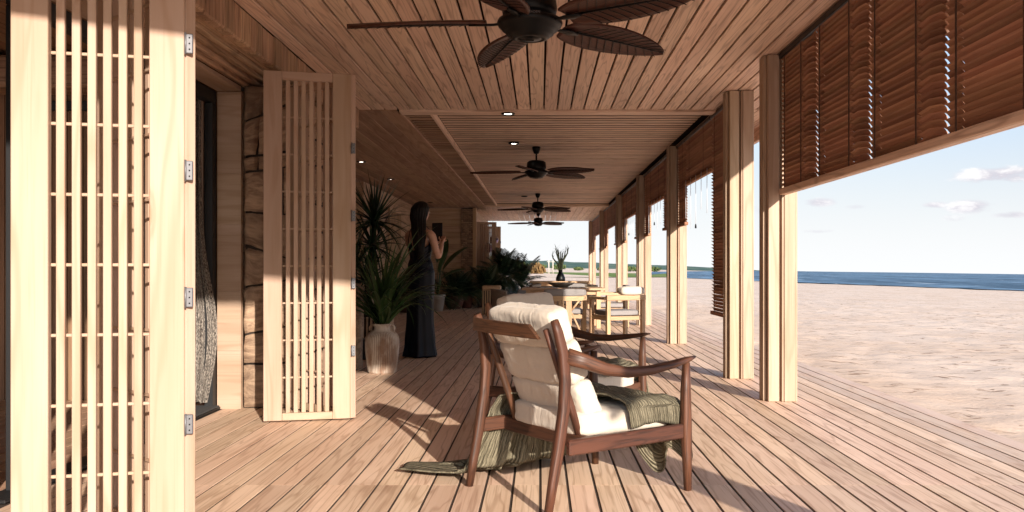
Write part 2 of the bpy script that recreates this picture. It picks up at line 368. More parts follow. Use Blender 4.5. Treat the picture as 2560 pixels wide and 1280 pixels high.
class MB:
    def __init__(s): s.v = []; s.f = []; s.g = []; s.sm = []
    def add(s, vs, fs, gs=None, smooth=False, mx=None):
        o = len(s.v)
        if gs is None: gs = vs
        if mx is not None: vs = [tuple(mx @ Vector(p)) for p in vs]
        s.v += [tuple(p) for p in vs]; s.g += [tuple(p) for p in gs]
        s.f += [tuple(i + o for i in f) for f in fs]; s.sm += [smooth] * len(fs)
        return s
    def box(s, x0, x1, y0, y1, z0, z1, bev=.004, axis=None, mx=None):
        c = ((x0 + x1) / 2, (y0 + y1) / 2, (z0 + z1) / 2); d = ((x1 - x0) / 2, (y1 - y0) / 2, (z1 - z0) / 2)
        if axis is None: axis = max(range(3), key=lambda i: d[i])
        order = [axis] + [i for i in range(3) if i != axis]
        vs = []; fs = []
        b = min(bev, min(d) * .45)
        if b <= 0:
            vs = [tuple(c[i] + q[i] * d[i] for i in range(3)) for q in CH]
            fs = [(0, 3, 2, 1), (4, 5, 6, 7), (0, 1, 5, 4), (1, 2, 6, 5), (2, 3, 7, 6), (3, 0, 4, 7)]
        else:
            idx = {}
            for ci, q in enumerate(CH):
                for a in range(3):
                    idx[(ci, a)] = len(vs)       # vertex on the face of axis a
                    vs.append(tuple(c[i] + q[i] * (d[i] - (0 if i == a else b)) for i in range(3)))
            for a in range(3):
                for sg in (-1, 1):
                    cs = [i for i, q in enumerate(CH) if q[a] == sg]
                    o1, o2 = [i for i in range(3) if i != a]
                    cs.sort(key=lambda i: math.atan2(CH[i][o2], CH[i][o1]))
                    fs.append([idx[(i, a)] for i in cs])
            for i in range(8):
                for j in range(i + 1, 8):
                    df = [a for a in range(3) if CH[i][a] != CH[j][a]]
                    if len(df) == 1:
                        o1, o2 = [a for a in range(3) if a != df[0]]
                        fs.append([idx[(i, o1)], idx[(j, o1)], idx[(j, o2)], idx[(i, o2)]])
                fs.append([idx[(i, 0)], idx[(i, 1)], idx[(i, 2)]])
            cv = Vector(c); out = []
            for f in fs:
                P = [Vector(vs[i]) for i in f]; n = (P[1] - P[0]).cross(P[2] - P[0])
                m_ = sum(P, Vector()) / len(P) - cv
                out.append(tuple(f) if n.dot(m_) > 0 else tuple(reversed(f)))
            fs = out
        of = (random.random() * 9, random.random() * 9, random.random() * 9)
        gs = [tuple(p[order[i]] + of[i] for i in range(3)) for p in vs]
        return s.add(vs, fs, gs, False, mx)
    def sweep(s, pts, ws, hs, n=10, e=2.0, up=(0, 0, 1), caps=True, smooth=True, mx=None):
        """tube along pts with superelliptic section of half widths ws (sideways) and hs (along up)"""
        P = [Vector(p) for p in pts]; N = len(P)
        if not hasattr(ws, '__len__'): ws = [ws] * N
        if not hasattr(hs, '__len__'): hs = [hs] * N
        up = Vector(up); vs = []; gs = []; L = 0; of = random.random() * 20
        for i in range(N):
            t = (P[min(i + 1, N - 1)] - P[max(i - 1, 0)]).normalized()
            side = t.cross(up)
            if side.length < 1e-4: side = t.cross(Vector((0, 1, 0)))
            side.normalize(); u2 = side.cross(t).normalized()
            if i: L += (P[i] - P[i - 1]).length
            for j in range(n):
                a = 2 * math.pi * (j + .5) / n; ca, sa = math.cos(a), math.sin(a)
                cx = math.copysign(abs(ca) ** (2 / e), ca) * ws[i]; cy = math.copysign(abs(sa) ** (2 / e), sa) * hs[i]
                vs.append(tuple(P[i] + side * cx + u2 * cy)); gs.append((L + of, cx + of, cy))
        fs = [(i * n + j, i * n + (j + 1) % n, (i + 1) * n + (j + 1) % n, (i + 1) * n + j) for i in range(N - 1) for j in range(n)]
        if caps: fs += [tuple(range(n - 1, -1, -1)), tuple(range((N - 1) * n, N * n))]
        return s.add(vs, fs, gs, smooth, mx)
    def lathe(s, prof, n=24, mx=None, ribs=0, ribamp=0, ribrange=(0, 1e9), close=True):
        vs = []; gs = []
        for (r, z) in prof:
            for j in range(n):
                a = 2 * math.pi * j / n; q = 0; w = 1
                if ribs and ribrange[0] <= z <= ribrange[1]:
                    w = abs(math.sin(a * ribs / 2)) ** .7; q = ribamp * (w - 1)
                vs.append(((r + q) * math.cos(a), (r + q) * math.sin(a), z)); gs.append((z, w, a))
        N = len(prof)
        fs = [(i * n + j, i * n + (j + 1) % n, (i + 1) * n + (j + 1) % n, (i + 1) * n + j) for i in range(N - 1) for j in range(n)]
        if close: fs += [tuple(range(n - 1, -1, -1)), tuple(range((N - 1) * n, N * n))]
        return s.add(vs, fs, gs, True, mx)
    def grid(s, fn, nu, nv, g=None, smooth=True, mx=None):
        vs = []; gs = []
        for i in range(nu + 1):
            for j in range(nv + 1):
                vs.append(tuple(fn(i / nu, j / nv))); gs.append(g(i / nu, j / nv) if g else (i / nu, j / nv, 0))
        fs = [(i * (nv + 1) + j, (i + 1) * (nv + 1) + j, (i + 1) * (nv + 1) + j + 1, i * (nv + 1) + j + 1) for i in range(nu) for j in range(nv)]
        return s.add(vs, fs, gs, smooth, mx)
    def mesh(s, name, mat):
        me = bpy.data.meshes.new(name); me.from_pydata(s.v, [], s.f); me.materials.append(mat)
        at = me.attributes.new('gc', 'FLOAT_VECTOR', 'POINT'); at.data.foreach_set('vector', np.array(s.g, 'f').ravel())
        me.polygons.foreach_set('use_smooth', s.sm); me.update()
        return me


def link(name, data, parent=None, loc=(0, 0, 0), rot=(0, 0, 0), **props):
    o = bpy.data.objects.new(name, data); C.objects.link(o); o.parent = parent; o.location = loc; o.rotation_euler = rot
    for a, b in props.items(): o[a] = b
    return o


def obj(name, mb, mat, parent=None, loc=(0, 0, 0), rot=(0, 0, 0), **props):
    return link(name, mb.mesh(name, mat), parent, loc, rot, **props)


def thing(name, label, cat, loc=(0, 0, 0), rotz=0, group=None):
    o = link(name, None, None, loc, (0, 0, rotz), label=label, category=cat); o.empty_display_size = .2
    if group: o['group'] = group
    return o


def tag(o, label, cat, group=None):
    o['label'] = label; o['category'] = cat
    if group: o['group'] = group
    return o


def struct(name, data=None, label=None):
    o = link(name, data); o['kind'] = 'structure'
    if label: o['label'] = label
    return o


_cache = {}
def plank(name, parent, mat, L, Wd, T, loc, rot=(0, 0, 0), bev=.003):
    key = (round(L, 3), round(Wd, 3), round(T, 3), mat.name, bev)
    if key not in _cache: _cache[key] = MB().box(-L / 2, L / 2, -Wd / 2, Wd / 2, -T / 2, T / 2, bev, 0).mesh(name, mat)
    return link(name, _cache[key], parent, loc, rot)


def copy_tree(o, parent=None):
    c = o.copy(); C.objects.link(c); c.parent = parent
    for ch in list(o.children): copy_tree(ch, c)
    return c


def fbm(x, y, z=0, o=4):
    return mnoise.fractal(Vector((x, y, z)), 1.0, 2.0, o)

# ------------------------------------------------------------------ ground: beach, sea, meadow, hills
TILT = .0145                                  # the shore falls gently to the right
def gz(x): return -.13 - TILT * max(x, -4)
def lerp(a, b, t): return a + (b - a) * t

def beach_mesh():
    ys = [-60, -30, -14, -7] + [-4 + .16 * i for i in range(int(30 / .16))]
    y = ys[-1]; st = .17
    while y < 260: st *= 1.035; y += st; ys.append(y)
    ys += [400, 700, 1500]
    xs = [-400, -120, -50, -20, -8, 0, 2] + [2.3 + .13 * i for i in range(int(12 / .13))]
    x = xs[-1]; st = .14
    while x < 140: st *= 1.05; x += st; xs.append(x)
    vs = []; gs = []
    for yy in ys:
        for xx in xs:
            z = gz(xx)
            if 2.2 < xx < 60 and -5 < yy < 90:
                a = min(1, (xx - 2.2) / 1.0)
                z += a * (.03 * fbm(xx * 2.6, yy * 3.4, 3, 5) + .012 * fbm(xx * .35, yy * .5, 9, 2))
                q = fbm(xx * 3.1, yy * 4.6, 21, 3)
                if q > .25: z -= a * .06 * (q - .25)
            vs.append((xx, yy, z)); gs.append((xx, yy, z))
    n = len(xs)
    fs = [(i * n + j, i * n + j + 1, (i + 1) * n + j + 1, (i + 1) * n + j) for i in range(len(ys) - 1) for j in range(n - 1)]
    m = MB().add(vs, fs, gs, True)
    return m.mesh('beach', M['sand'])
struct('beach', beach_mesh(), 'pale pinkish sand beach beside the deck, scuffed and dotted with debris')

# water's edge, worked out on the sloping ground
shore = [(60, -40), (48, 20), (31.9, 58), (24.2, 83), (19.2, 106), (15.5, 122), (16, 150), (40, 320), (260, 1200), (900, 4000)]
def sea_mesh():
    vs = []; fs = []
    for i, (x, y) in enumerate(shore):
        for q in (0, .02, .1, .4, 1):
            xx = lerp(x, 26000 if y < 3000 else 9000, q); yy = y if q < .2 else lerp(y, y * 6, q)
            vs.append((xx, yy, gz(xx) + .05))
    n = 5
    fs = [(i * n + j, i * n + j + 1, (i + 1) * n + j + 1, (i + 1) * n + j) for i in range(len(shore) - 1) for j in range(n - 1)]
    # far water out to the horizon
    o = len(vs)
    for (xx, yy) in ((900, 4000), (26000, 4000), (26000, 40000), (-3000, 40000), (-3000, 4000)): vs.append((xx, yy, -.08 - TILT * max(xx, -4)))
    fs.append((o, o + 1, o + 2, o + 3, o + 4))
    return MB().add(vs, fs).mesh('sea', M['sea'])
struct('sea', sea_mesh(), 'dark blue sea with small whitecaps out to the horizon')
g = MB(); gp = [(-160, 97), (-30, 99), (6, 102), (17, 118), (34, 205), (-10, 212), (-220, 215)]
g.add([(x, y, gz(x) + .06) for x, y in gp], [tuple(range(len(gp)))])
obj('meadow', g, M['grass'], kind='structure', label='strip of green meadow beyond the far end of the beach')

def hill_mesh(y0, x0, x1, prof, depth, n=140, rough=1.0):
    vs = []
    for i in range(n + 1):
        t = i / n; x = lerp(x0, x1, t); h = prof(t) * (1 + .12 * rough * fbm(t * 22, y0 * .01, 1, 4)) + .35 * rough * fbm(t * 140, 2, 5, 2)
        b = gz(x) - 1
        for (dy, q) in ((-depth, 0), (-depth * .55, .45), (-depth * .25, .8), (0, 1), (depth, 0)):
            vs.append((x, y0 + dy + 14 * fbm(t * 40, q * 3, 7, 2), b + max(h, 0) * q))
    fs = [(i * 5 + j, (i + 1) * 5 + j, (i + 1) * 5 + j + 1, i * 5 + j + 1) for i in range(n) for j in range(4)]
    return MB().add(vs, fs, None, True).mesh('hills', M['hill'])
struct('hills', hill_mesh(1650, -620, 470, lambda t: (19 - 15.5 * max(0, (t - .45) / .55) ** .8) * min(1, (1 - t) * 9), 160), 'low wooded hills far off across the bay')
struct('far_hills', hill_mesh(2400, -900, 300, lambda t: (33 - 27 * max(0, (t - .42) / .58) ** .8) * min(1, (1 - t) * 7), 200), 'farther ridge tinted bluish for haze, behind the wooded hills')

# far scrub: clumps of small leaf faces on stems
def leaf_cloud(n, rx, ry, rz, size, zc, lump=.35, seed=0):
    rnd = random.Random(seed); m = MB()
    for _ in range(n):
        a = rnd.random() * 6.283; u = rnd.uniform(-1, 1); r = (rnd.random() ** .4)
        d = Vector((math.cos(a) * math.sqrt(1 - u * u), math.sin(a) * math.sqrt(1 - u * u), u))
        r *= 1 + lump * fbm(d.x * 2 + seed, d.y * 2, d.z * 2, 2)
        c = Vector((d.x * rx * r, d.y * ry * r, zc + d.z * rz * r)); q = Euler((rnd.random() * 6, rnd.random() * 6, rnd.random() * 6)).to_matrix()
        s = size * rnd.uniform(.6, 1.3)
        m.add([c + q @ Vector(p) for p in ((-s, 0, 0), (0, -s * .4, 0), (s, 0, 0), (0, s * .4, 0))], [(0, 1, 2, 3)])
    return m
for (x, y, rx, rz, mt, lab, sd) in ((-.6, 150, 1.5, .85, 'autumn', 'rust brown bush on the meadow beyond the far end', 1), (-3.0, 158, 1.7, .95, 'scrub', 'dark green bush on the meadow left of the rust brown one', 2),
                                    (-9, 165, 3.2, 1.7, 'scrub', 'broad green bush on the meadow behind the potted palms', 3)):
    t = thing('bush', lab, 'bush', (x, y, gz(x)), 0)
    obj('foliage', leaf_cloud(420, rx, rx, rz, .42, rz * .95, seed=sd), M[mt], t)
    obj('stem', MB().sweep([(0, 0, 0), (.1, 0, rz * .8)], [.16, .08], [.16, .08], 6), M['bark'], t)
ORD = ['first', 'second', 'third', 'fourth', 'fifth', 'sixth', 'seventh', 'eighth', 'last']
for i in range(9):
    x = -14 + i * 7.5 + random.uniform(-2, 2); y = 330 + random.uniform(-20, 30); q = random.uniform(1.0, 1.9)
    t = thing('tree', 'small dark tree in the far row across the meadow, ' + ORD[i] + ' from the left', 'tree', (x, y, gz(x)), 0, 'far row of trees beyond the meadow')
    obj('crown', leaf_cloud(260, q * 1.9, q * 1.5, q * .6, .5, q * .7, seed=20 + i), M['scrub'], t)
    obj('trunk', MB().sweep([(0, 0, 0), (0, 0, q)], [.2, .1], [.2, .1], 6), M['bark'], t)
for (x, lab) in ((1.6, 'left of two pale thin masts standing on the meadow'), (2.35, 'right of two pale thin masts standing on the meadow')):
    t = thing('mast', lab, 'mast', (x, 160, gz(x)), 0)
    obj('pole', MB().sweep([(0, 0, 0), (0, 0, 2.6)], [.12, .08], [.12, .08], 8), M['pot_white'], t)
    obj('crossbar', MB().box(-.35, .35, -.05, .05, 2.1, 2.2), M['pot_white'], t)

# ------------------------------------------------------------------ deck
DX0, DX1, PITCH, GAP = -2.24, 2.745, .1247, .0120
deck = struct('deck', None, 'weathered pale timber boardwalk of long narrow planks')
nb = int(round((DX1 - DX0) / PITCH)); rows = [(-.6, 4.04), (4.04, 8.12), (8.12, 12.2), (12.2, 16.3), (16.3, 20.4), (20.4, 24.5), (24.5, 30.6)]
rest = MB(); count = 0
for ri, (a, b) in enumerate(rows):
    for i in range(nb):
        x = DX1 - PITCH * (i + .5)
        L = b - a - .0006
        if count < 290 and ri < 6:
            z = -.0135 + random.uniform(-.00015, .00015)
            plank('plank', deck, M['deck'], L, PITCH - GAP, .027, (x, (a + b) / 2, z), (0, random.uniform(-.00004, .00004), R(90)), .0005); count += 1
        else: rest.box(x - (PITCH - GAP) / 2, x + (PITCH - GAP) / 2, a, b - .003, -.027, 0, .0025, 1)
for i in range(11):                            # wider part of the deck on the left, under the planted bay
    for (a, b) in ((8.0, 12.2), (12.2, 16.3), (16.3, 20.4), (20.4, 23.6)):
        x = DX0 - PITCH * (i + .5); rest.box(x - (PITCH - GAP) / 2, x + (PITCH - GAP) / 2, a, b - .003, -.027, 0, .0025, 1)
obj('far_planks', rest, M['deck'], deck, kind='stuff')
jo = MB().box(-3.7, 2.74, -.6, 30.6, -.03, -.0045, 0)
obj('gap_shade_sheet', jo, M['joist'], deck)  # dark sheet set just below the boards, paints the gaps as shade
obj('edge_board', MB().box(2.747, 2.772, -.6, 30.6, -.17, -.012, .003), M['deck'], deck)

# ------------------------------------------------------------------ ceiling and roof
ZC = 2.585; Y0 = .86
ceil = struct('ceiling', None, 'timber plank ceiling of the veranda')
cp = .1335
for i in range(33):
    x = -1.83 + cp * (i + .5)
    plank('plank', ceil, M['ceil'], 8.86 - Y0, cp - .016, .022, (x, (Y0 + 8.86) / 2, ZC + .011 + random.uniform(0, .001)), (0, 0, R(90)), .002)
# beam across, coffer of cross slats, band and long side planks
obj('cross_beam', MB().box(-1.42, 1.78, 8.87, 9.06, ZC - .02, ZC + .05, .004), M['ceil'], ceil)
n2 = 84; cy0, cy1 = 9.08, 22.7
for i in range(n2):
    p = (cy1 - cy0) / n2
    plank('slat', ceil, M['ceil'], 2.86, p - .066, .006, (.325, cy0 + p * (i + .5), ZC + .062), (0, 0, 0), .004)
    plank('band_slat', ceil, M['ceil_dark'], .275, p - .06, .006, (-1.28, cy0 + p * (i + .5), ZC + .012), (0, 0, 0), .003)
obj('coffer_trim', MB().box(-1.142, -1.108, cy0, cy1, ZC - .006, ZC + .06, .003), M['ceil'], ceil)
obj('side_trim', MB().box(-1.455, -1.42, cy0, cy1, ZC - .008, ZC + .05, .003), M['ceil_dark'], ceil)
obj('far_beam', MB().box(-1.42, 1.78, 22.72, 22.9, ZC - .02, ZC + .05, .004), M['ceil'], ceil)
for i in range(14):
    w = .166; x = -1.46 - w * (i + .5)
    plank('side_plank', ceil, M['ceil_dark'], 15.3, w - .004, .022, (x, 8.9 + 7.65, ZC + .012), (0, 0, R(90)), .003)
for i in range(26):
    w = .166; x = -1.99 + w * (i + .5)
    plank('plank', ceil, M['ceil'], 7.3, w - .010, .022, (x, 22.92 + 3.65, ZC + .012), (0, 0, R(90)), .002)
for i in range(5):
    w = .14; x = 1.79 + w * (i + .5)
    plank('eave_plank', ceil, M['ceil'], 14.0, w - .009, .022, (x, 8.88 + 7.0, ZC + .012), (0, 0, R(90)), .002)
struct('roof', MB().box(-7, 2.56, Y0, 30.3, ZC + .20, ZC + .36, .01).mesh('roof', M['joist']), 'flat roof slab over the veranda')
obj('eave_fascia', MB().box(2.47, 2.52, Y0, 30.28, 2.44, ZC + .195, .004), M['ceil'], ceil)
obj('gutter', MB().box(2.525, 2.60, Y0, 30.28, 2.50, ZC + .06, .01), M['black'], ceil)
obj('end_fascia', MB().box(-2.0, 2.46, Y0 - .04, Y0 - .003, ZC - .02, ZC + .37, .004), M['ceil'], ceil)

# ------------------------------------------------------------------ left side: rough beam, opening, room, walls
fa = thing('rough_beam', 'rough hewn timber beam over the glazed opening, under the ceiling', 'beam', (-1.862, 5, 2.3))
for side in range(2):
    y = .7
    while y < 8.8:
        L = random.uniform(.09, .2) if side == 0 else random.uniform(.5, .9)
        L = min(L, 8.86 - y)
        if side == 0:      # upright hewn blocks on the face
            d = random.uniform(0, .014)
            obj('block', MB().box(-.03, .04 + d, y - 5, y - 5 + L - .004, .075 + random.uniform(-.006, .006), .283, .012, 2), M['rough'], fa)
        y += L
for j in range(5):         # long boards of the underside, stepping down to the lintel
    x = -.055 - j * .046
    obj('board', MB().box(x - .022, x + .022, -4.3, 3.85, .085 - j * .026 + random.uniform(0, .005), .28, .008, 1), M['rough'], fa)
obj('core', MB().box(-.24, -.235, -4.3, 3.85, .0, .28, 0), M['dark'], fa)

lt = thing('opening_lining', 'pale timber lining of the glazed opening with broad planed jamb', 'door lining', (-2.19, 6.2, 0))
jz = [0, .41, .83, 1.30, 1.66, 2.05, 2.237]
for i in range(6):
    z0 = jz[i] + .0004; z1 = jz[i + 1] - .0004
    obj('jamb_board', MB().box(-.085, .083, 0, .045, z0, z1, .0008, 0), M['pine_post'], lt)
obj('lintel_board', MB().box(-.085, .085, -3.4, -.002, 2.24, 2.275, .004), M['pine'], lt)

gd = thing('sliding_door', 'black framed sliding glass door standing open behind the folded shutters', 'door', (-2.31, 5, 0))
obj('head_rail', MB().box(-.03, .03, -1.15, 1.2, 2.15, 2.238, .004), M['blackwood'], gd)
obj('far_stile', MB().box(-.03, .03, 1.13, 1.2, .02, 2.149, .004), M['blackwood'], gd)
obj('near_stile', MB().box(-.03, .03, -1.15, -1.07, .02, 2.149, .004), M['blackwood'], gd)
obj('floor_track', MB().box(-.06, .06, -1.3, 1.2, .003, .019, .004), M['blackwood'], gd)
ins = MB().box(-.1, .14, .35, 1.15, .004, .016, .003)
tag(obj('door_mat', ins, M['mat'], None, (-2.38, 5, .019)), 'black coir mat in the doorway below the curtain', 'mat')

room = struct('room_wall', None, 'dark timber walls of the room behind the glass door')
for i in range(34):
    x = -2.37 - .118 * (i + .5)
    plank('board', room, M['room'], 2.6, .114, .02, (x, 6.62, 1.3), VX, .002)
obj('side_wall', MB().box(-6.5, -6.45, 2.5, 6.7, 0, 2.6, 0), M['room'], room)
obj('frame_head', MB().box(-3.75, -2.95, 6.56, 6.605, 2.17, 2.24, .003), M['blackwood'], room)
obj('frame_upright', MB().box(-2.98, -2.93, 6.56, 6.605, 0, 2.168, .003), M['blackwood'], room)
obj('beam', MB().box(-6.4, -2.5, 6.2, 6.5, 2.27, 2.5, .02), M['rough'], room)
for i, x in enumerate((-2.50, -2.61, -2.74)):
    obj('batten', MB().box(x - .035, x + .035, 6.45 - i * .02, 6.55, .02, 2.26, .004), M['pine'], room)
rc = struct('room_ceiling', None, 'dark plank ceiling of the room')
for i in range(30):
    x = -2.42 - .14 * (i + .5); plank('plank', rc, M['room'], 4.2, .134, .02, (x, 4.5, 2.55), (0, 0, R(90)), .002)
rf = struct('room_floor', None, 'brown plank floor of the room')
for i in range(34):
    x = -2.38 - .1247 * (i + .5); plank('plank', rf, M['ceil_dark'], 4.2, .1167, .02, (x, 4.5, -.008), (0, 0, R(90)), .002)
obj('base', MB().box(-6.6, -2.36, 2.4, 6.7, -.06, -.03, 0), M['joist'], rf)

# net curtain
def curt(u, v):
    z = lerp(2.2, .06, v); w = .13 + .10 * math.exp(-((v - .78) / .22) ** 2)
    f = math.sin(u * 38 + 2 * v) * .018 + math.sin(u * 17 + 5 * v) * .016
    return (-2.47 + u * w, 6.20 + f - .12 * u, z)
cu = MB().grid(curt, 60, 50, lambda u, v: (v * 2.2, u * .5, 0))
tag(obj('curtain', cu, M['curtain']), 'dark grey net curtain gathered at the far side of the doorway', 'curtain')


def stone_wall(name, label, x0, x1, z1, yf, depth, loc, seed, sizes=(.16, .34)):
    """wall whose front faces -Y: irregular stones proud of dark mortar"""
    rnd = random.Random(seed); t = thing(name, label, 'wall', loc)
    obj('mortar_bed', MB().box(x0 + .01, x1 - .012, .035, depth, 0, z1, .01), M['mortar'], t)
    z = 0; cols = []
    li = [0.0, 0.0]
    while z < z1 - .02:
        h = min(rnd.uniform(*sizes), z1 - z); z2 = z + h
        if z1 - z2 < .08: z2 = z1
        lj = [0, 0] if z2 >= z1 else [rnd.uniform(-.085, .085), rnd.uniform(-.085, .085)]
        x = x0
        while x < x1 - .01:
            w = min(rnd.uniform(.10, .30), x1 - x); xe = x + w
            if x1 - xe < .08: xe = x1
            def zz(side, xx): q = (xx - x0) / (x1 - x0); a = li if side == 0 else lj; return (z if side == 0 else z2) + lerp(a[0], a[1], q)
            m = MB(); N = 7; g_ = .008
            sk = rnd.uniform(-.06, .06) if xe < x1 else 0
            dp = rnd.uniform(0, .018)
            def fn(u, v, x=x, xe=xe, sk=sk, dp=dp):
                xx = lerp(x + g_, xe - g_ + sk * v, u)
                za, zb = zz(0, xx) + g_, zz(1, xx) - g_; zc = lerp(za, zb, v)
                e = min(u, 1 - u, v, 1 - v) * 2
                y = -dp + .034 * (1 - min(1, e * 4.5) ** .6) - .022 * fbm(xx * 7, zc * 9, seed, 4)
                return (xx + .006 * fbm(zc * 9, xx * 3, 5, 2), y, zc + .008 * fbm(xx * 9, v * 3, seed, 2))
            m.grid(fn, N, N, lambda u, v, x=x, xe=xe: (lerp(x, xe, u), .0, lerp(z, z2, v)))
            obj('stone', m, M['stone'], t)
            x = xe
        z = z2; li = lj
    return t
def flip(t):  # grids above run u along x and v along z: front must face -Y
    for c in t.children:
        if c.name.startswith('stone'):
            c.data.flip_normals() if False else None
stone_wall('stone_pier', 'brown rubble stone pier between the planed jamb and the slatted shutter', 0, .36, 2.29, 0, .24, (-2.105, 6.215, 0), 5)
sp2 = stone_wall('stone_pier', 'sunlit rubble stone pier at the extreme left behind the black door frame', 0, .8, 2.5, 0, .2, (-3.16, 3.62, 0), 11)
hw = stone_wall('sun_block_wall', 'unseen rubble stone wall added beside the nearest shutter to keep sun off the room', 0, 2.7, 2.5, 0, .2, (-2.36, .9, 0), 23)  # added out of view to block the sun from the room wall
hw.rotation_euler = (0, 0, R(90))
# return of the pier along the walk
sw = stone_wall('stone_wall', 'rubble stone side wall behind the far folded shutter', 0, 1.35, 2.29, 0, .2, (-1.79, 6.25, 0), 17)
sw.rotation_euler = (0, 0, R(90))

# planted bay: timber walls
def board_wall(name, label, Lx, H, loc, rotz, bh=.16, mat='wallwood', th=.03):
    t = thing(name, label, 'wall', loc, rotz)
    n = int(round(H / bh))
    for i in range(n):
        q = H / n
        plank('board', t, M[mat], Lx, q - .004, th, (Lx / 2, 0, q * (i + .5)), (R(90), 0, 0), .002)
    obj('backing', MB().box(0, Lx, .016, .03, 0, H, 0), M['dark'], t)
    return t
board_wall('timber_wall', 'pale board wall across the back of the planted bay behind the spiky yucca', .5, 2.58, (-3.75, 16.2, 0), 0, .2)
board_wall('timber_wall', 'long board wall along the planted bay, running away behind the woman', 7.3, 2.58, (-3.26, 16.22, 0), R(90), .16)
board_wall('timber_wall', 'board wall facing the camera between the woman and the brick pier', 1.14, 2.58, (-3.24, 23.5, 0), 0, .165, 'wallwood')
board_wall('timber_wall', 'board wall of the near side of the planted bay', 7.9, 2.58, (-3.72, 8.3, 0), R(90), .16)
board_wall('timber_wall', 'short board wall closing the planted bay behind the stone wall', 1.85, 2.58, (-3.72, 7.9, 0), 0, .16)
bp = thing('brick_pier', 'dark thin brick pier at the corner beyond the potted palms', 'pier', (-2.1, 23.45, 0))
obj('core', MB().box(.004, .316, .004, .3, 0, 2.57, 0), M['mortar'], bp)
for r in range(52):
    for c in range(4):
        x0 = .0 + c * .107 - (.05 if r % 2 else 0); x1 = x0 + .102; x0 = max(x0, 0); x1 = min(x1, .32)
        if x1 - x0 > .02: plank('brick', bp, M['stone'], round(x1 - x0, 3), .05, .044, ((x0 + x1) / 2, .012 + random.uniform(-.004, .004), r * .0492 + .024), (0, 0, 0), .004)
board_wall('timber_wall', 'board wall along the far end of the walk behind the two far shutters', 6.6, 2.58, (-1.8, 23.6, 0), R(90), .165)
obj('corner_post', MB().box(-1.79, -1.70, 23.42, 23.56, 0, 2.58, .004), M['oak'], label='pale corner post right of the brick pier', category='post')

# ------------------------------------------------------------------ bifold shutters
def leaf_parts(root, p0, p1, z0=.012, z1=2.262, mat='pine', stl=.115, strip=False):
    """one lattice leaf from p0 to p1 (ground points, local to root)"""
    p0 = Vector((*p0, 0)); p1 = Vector((*p1, 0)); L = (p1 - p0).length; a = math.atan2(p1.y - p0.y, p1.x - p0.x)
    m = Matrix.Translation(p0) @ Matrix.Rotation(a, 4, 'Z'); T = .019
    def add(nm, *b, ax=None, bev=.003):
        o = obj(nm, MB().box(*b, bev, ax), M[mat], root); o.matrix_local = m; return o
    add('stile', 0, stl, -T, T, z0, z1); add('stile', L - stl, L, -T, T, z0, z1)
    add('rail', stl + .0005, L - stl - .0005, -T + .002, T - .002, z1 - .058, z1, ax=0); add('rail', stl + .0005, L - stl - .0005, -T + .002, T - .002, z0, z0 + .048, ax=0)
    iw = L - 2 * stl; pitch = iw / 6.5
    for i in range(6):
        x = stl + pitch * (i + .75); add('bar', x - .0135, x + .0135, -T + .003, .004, z0 + .049, z1 - .059, bev=.002)
    for j in range(8):
        z = 1.97 - .2405 * j; add('rung', stl + .001, L - stl - .001, .0045, .0155, z - .0055, z + .0055, ax=0, bev=.002)
    return m, L


def shutter(label, loc, k=1, hinges=True):
    t = thing('bifold_shutter', label, 'shutter', loc, 0)
    m, L = leaf_parts(t, (0, 0), (.535, .118))
    leaf_parts(t, (.553, .119), (.02, .56))
    for j in range(4):
        z = 1.776 - .4405 * j
        h = obj('hinge', MB().box(-.004, .021, -.008, .004, -.034, .034, .0025).box(-.006, -.0005, -.010, .003, -.036, .036, .002), M['steel'], t, (L + .008, 0, z))
        h.matrix_local = m @ Matrix.Translation((L + .008, -.022, z))
        for q in (-.02, .0, .02): obj('screw', MB().lathe([(0, 0), (.0028, 0), (.0028, .0012), (0, .0012)], 8), M['black'], h, (.010, -.0082, q), (R(90), 0, 0))
        obj('pin', MB().lathe([(0, -.037), (.0035, -.037), (.0035, .037), (0, .037)], 8), M['steel'], h, (-.003, -.0105, 0))
    return t
# the edge of the second leaf is what shows beside the first: close the gap with its stile edge
s1 = shutter('nearest pale pine bifold shutter with open lattice, cropped by the picture edge', (-1.775, 2.96, 0))
s2 = shutter('pale pine bifold shutter with lattice standing whole before the stone pier', (-1.775, 5.65, 0))
for (lab, loc) in (('far lattice shutter left of the hanging glass floats', (-1.78, 24.5, 0)), ('farthest lattice shutter, its edge against the sky', (-1.78, 27.2, 0))):
    c = copy_tree(s2); c.location = loc; c['label'] = lab
lw = thing('lattice_screen', 'tall dark lattice screen on the wall left of the woman', 'screen', (-3.19, 18.6, 0))
leaf_parts(lw, (0, 0), (0.01, .72), mat='wallwood', stl=.06); leaf_parts(lw, (.0, .74), (.01, 1.5), mat='wallwood', stl=.06)

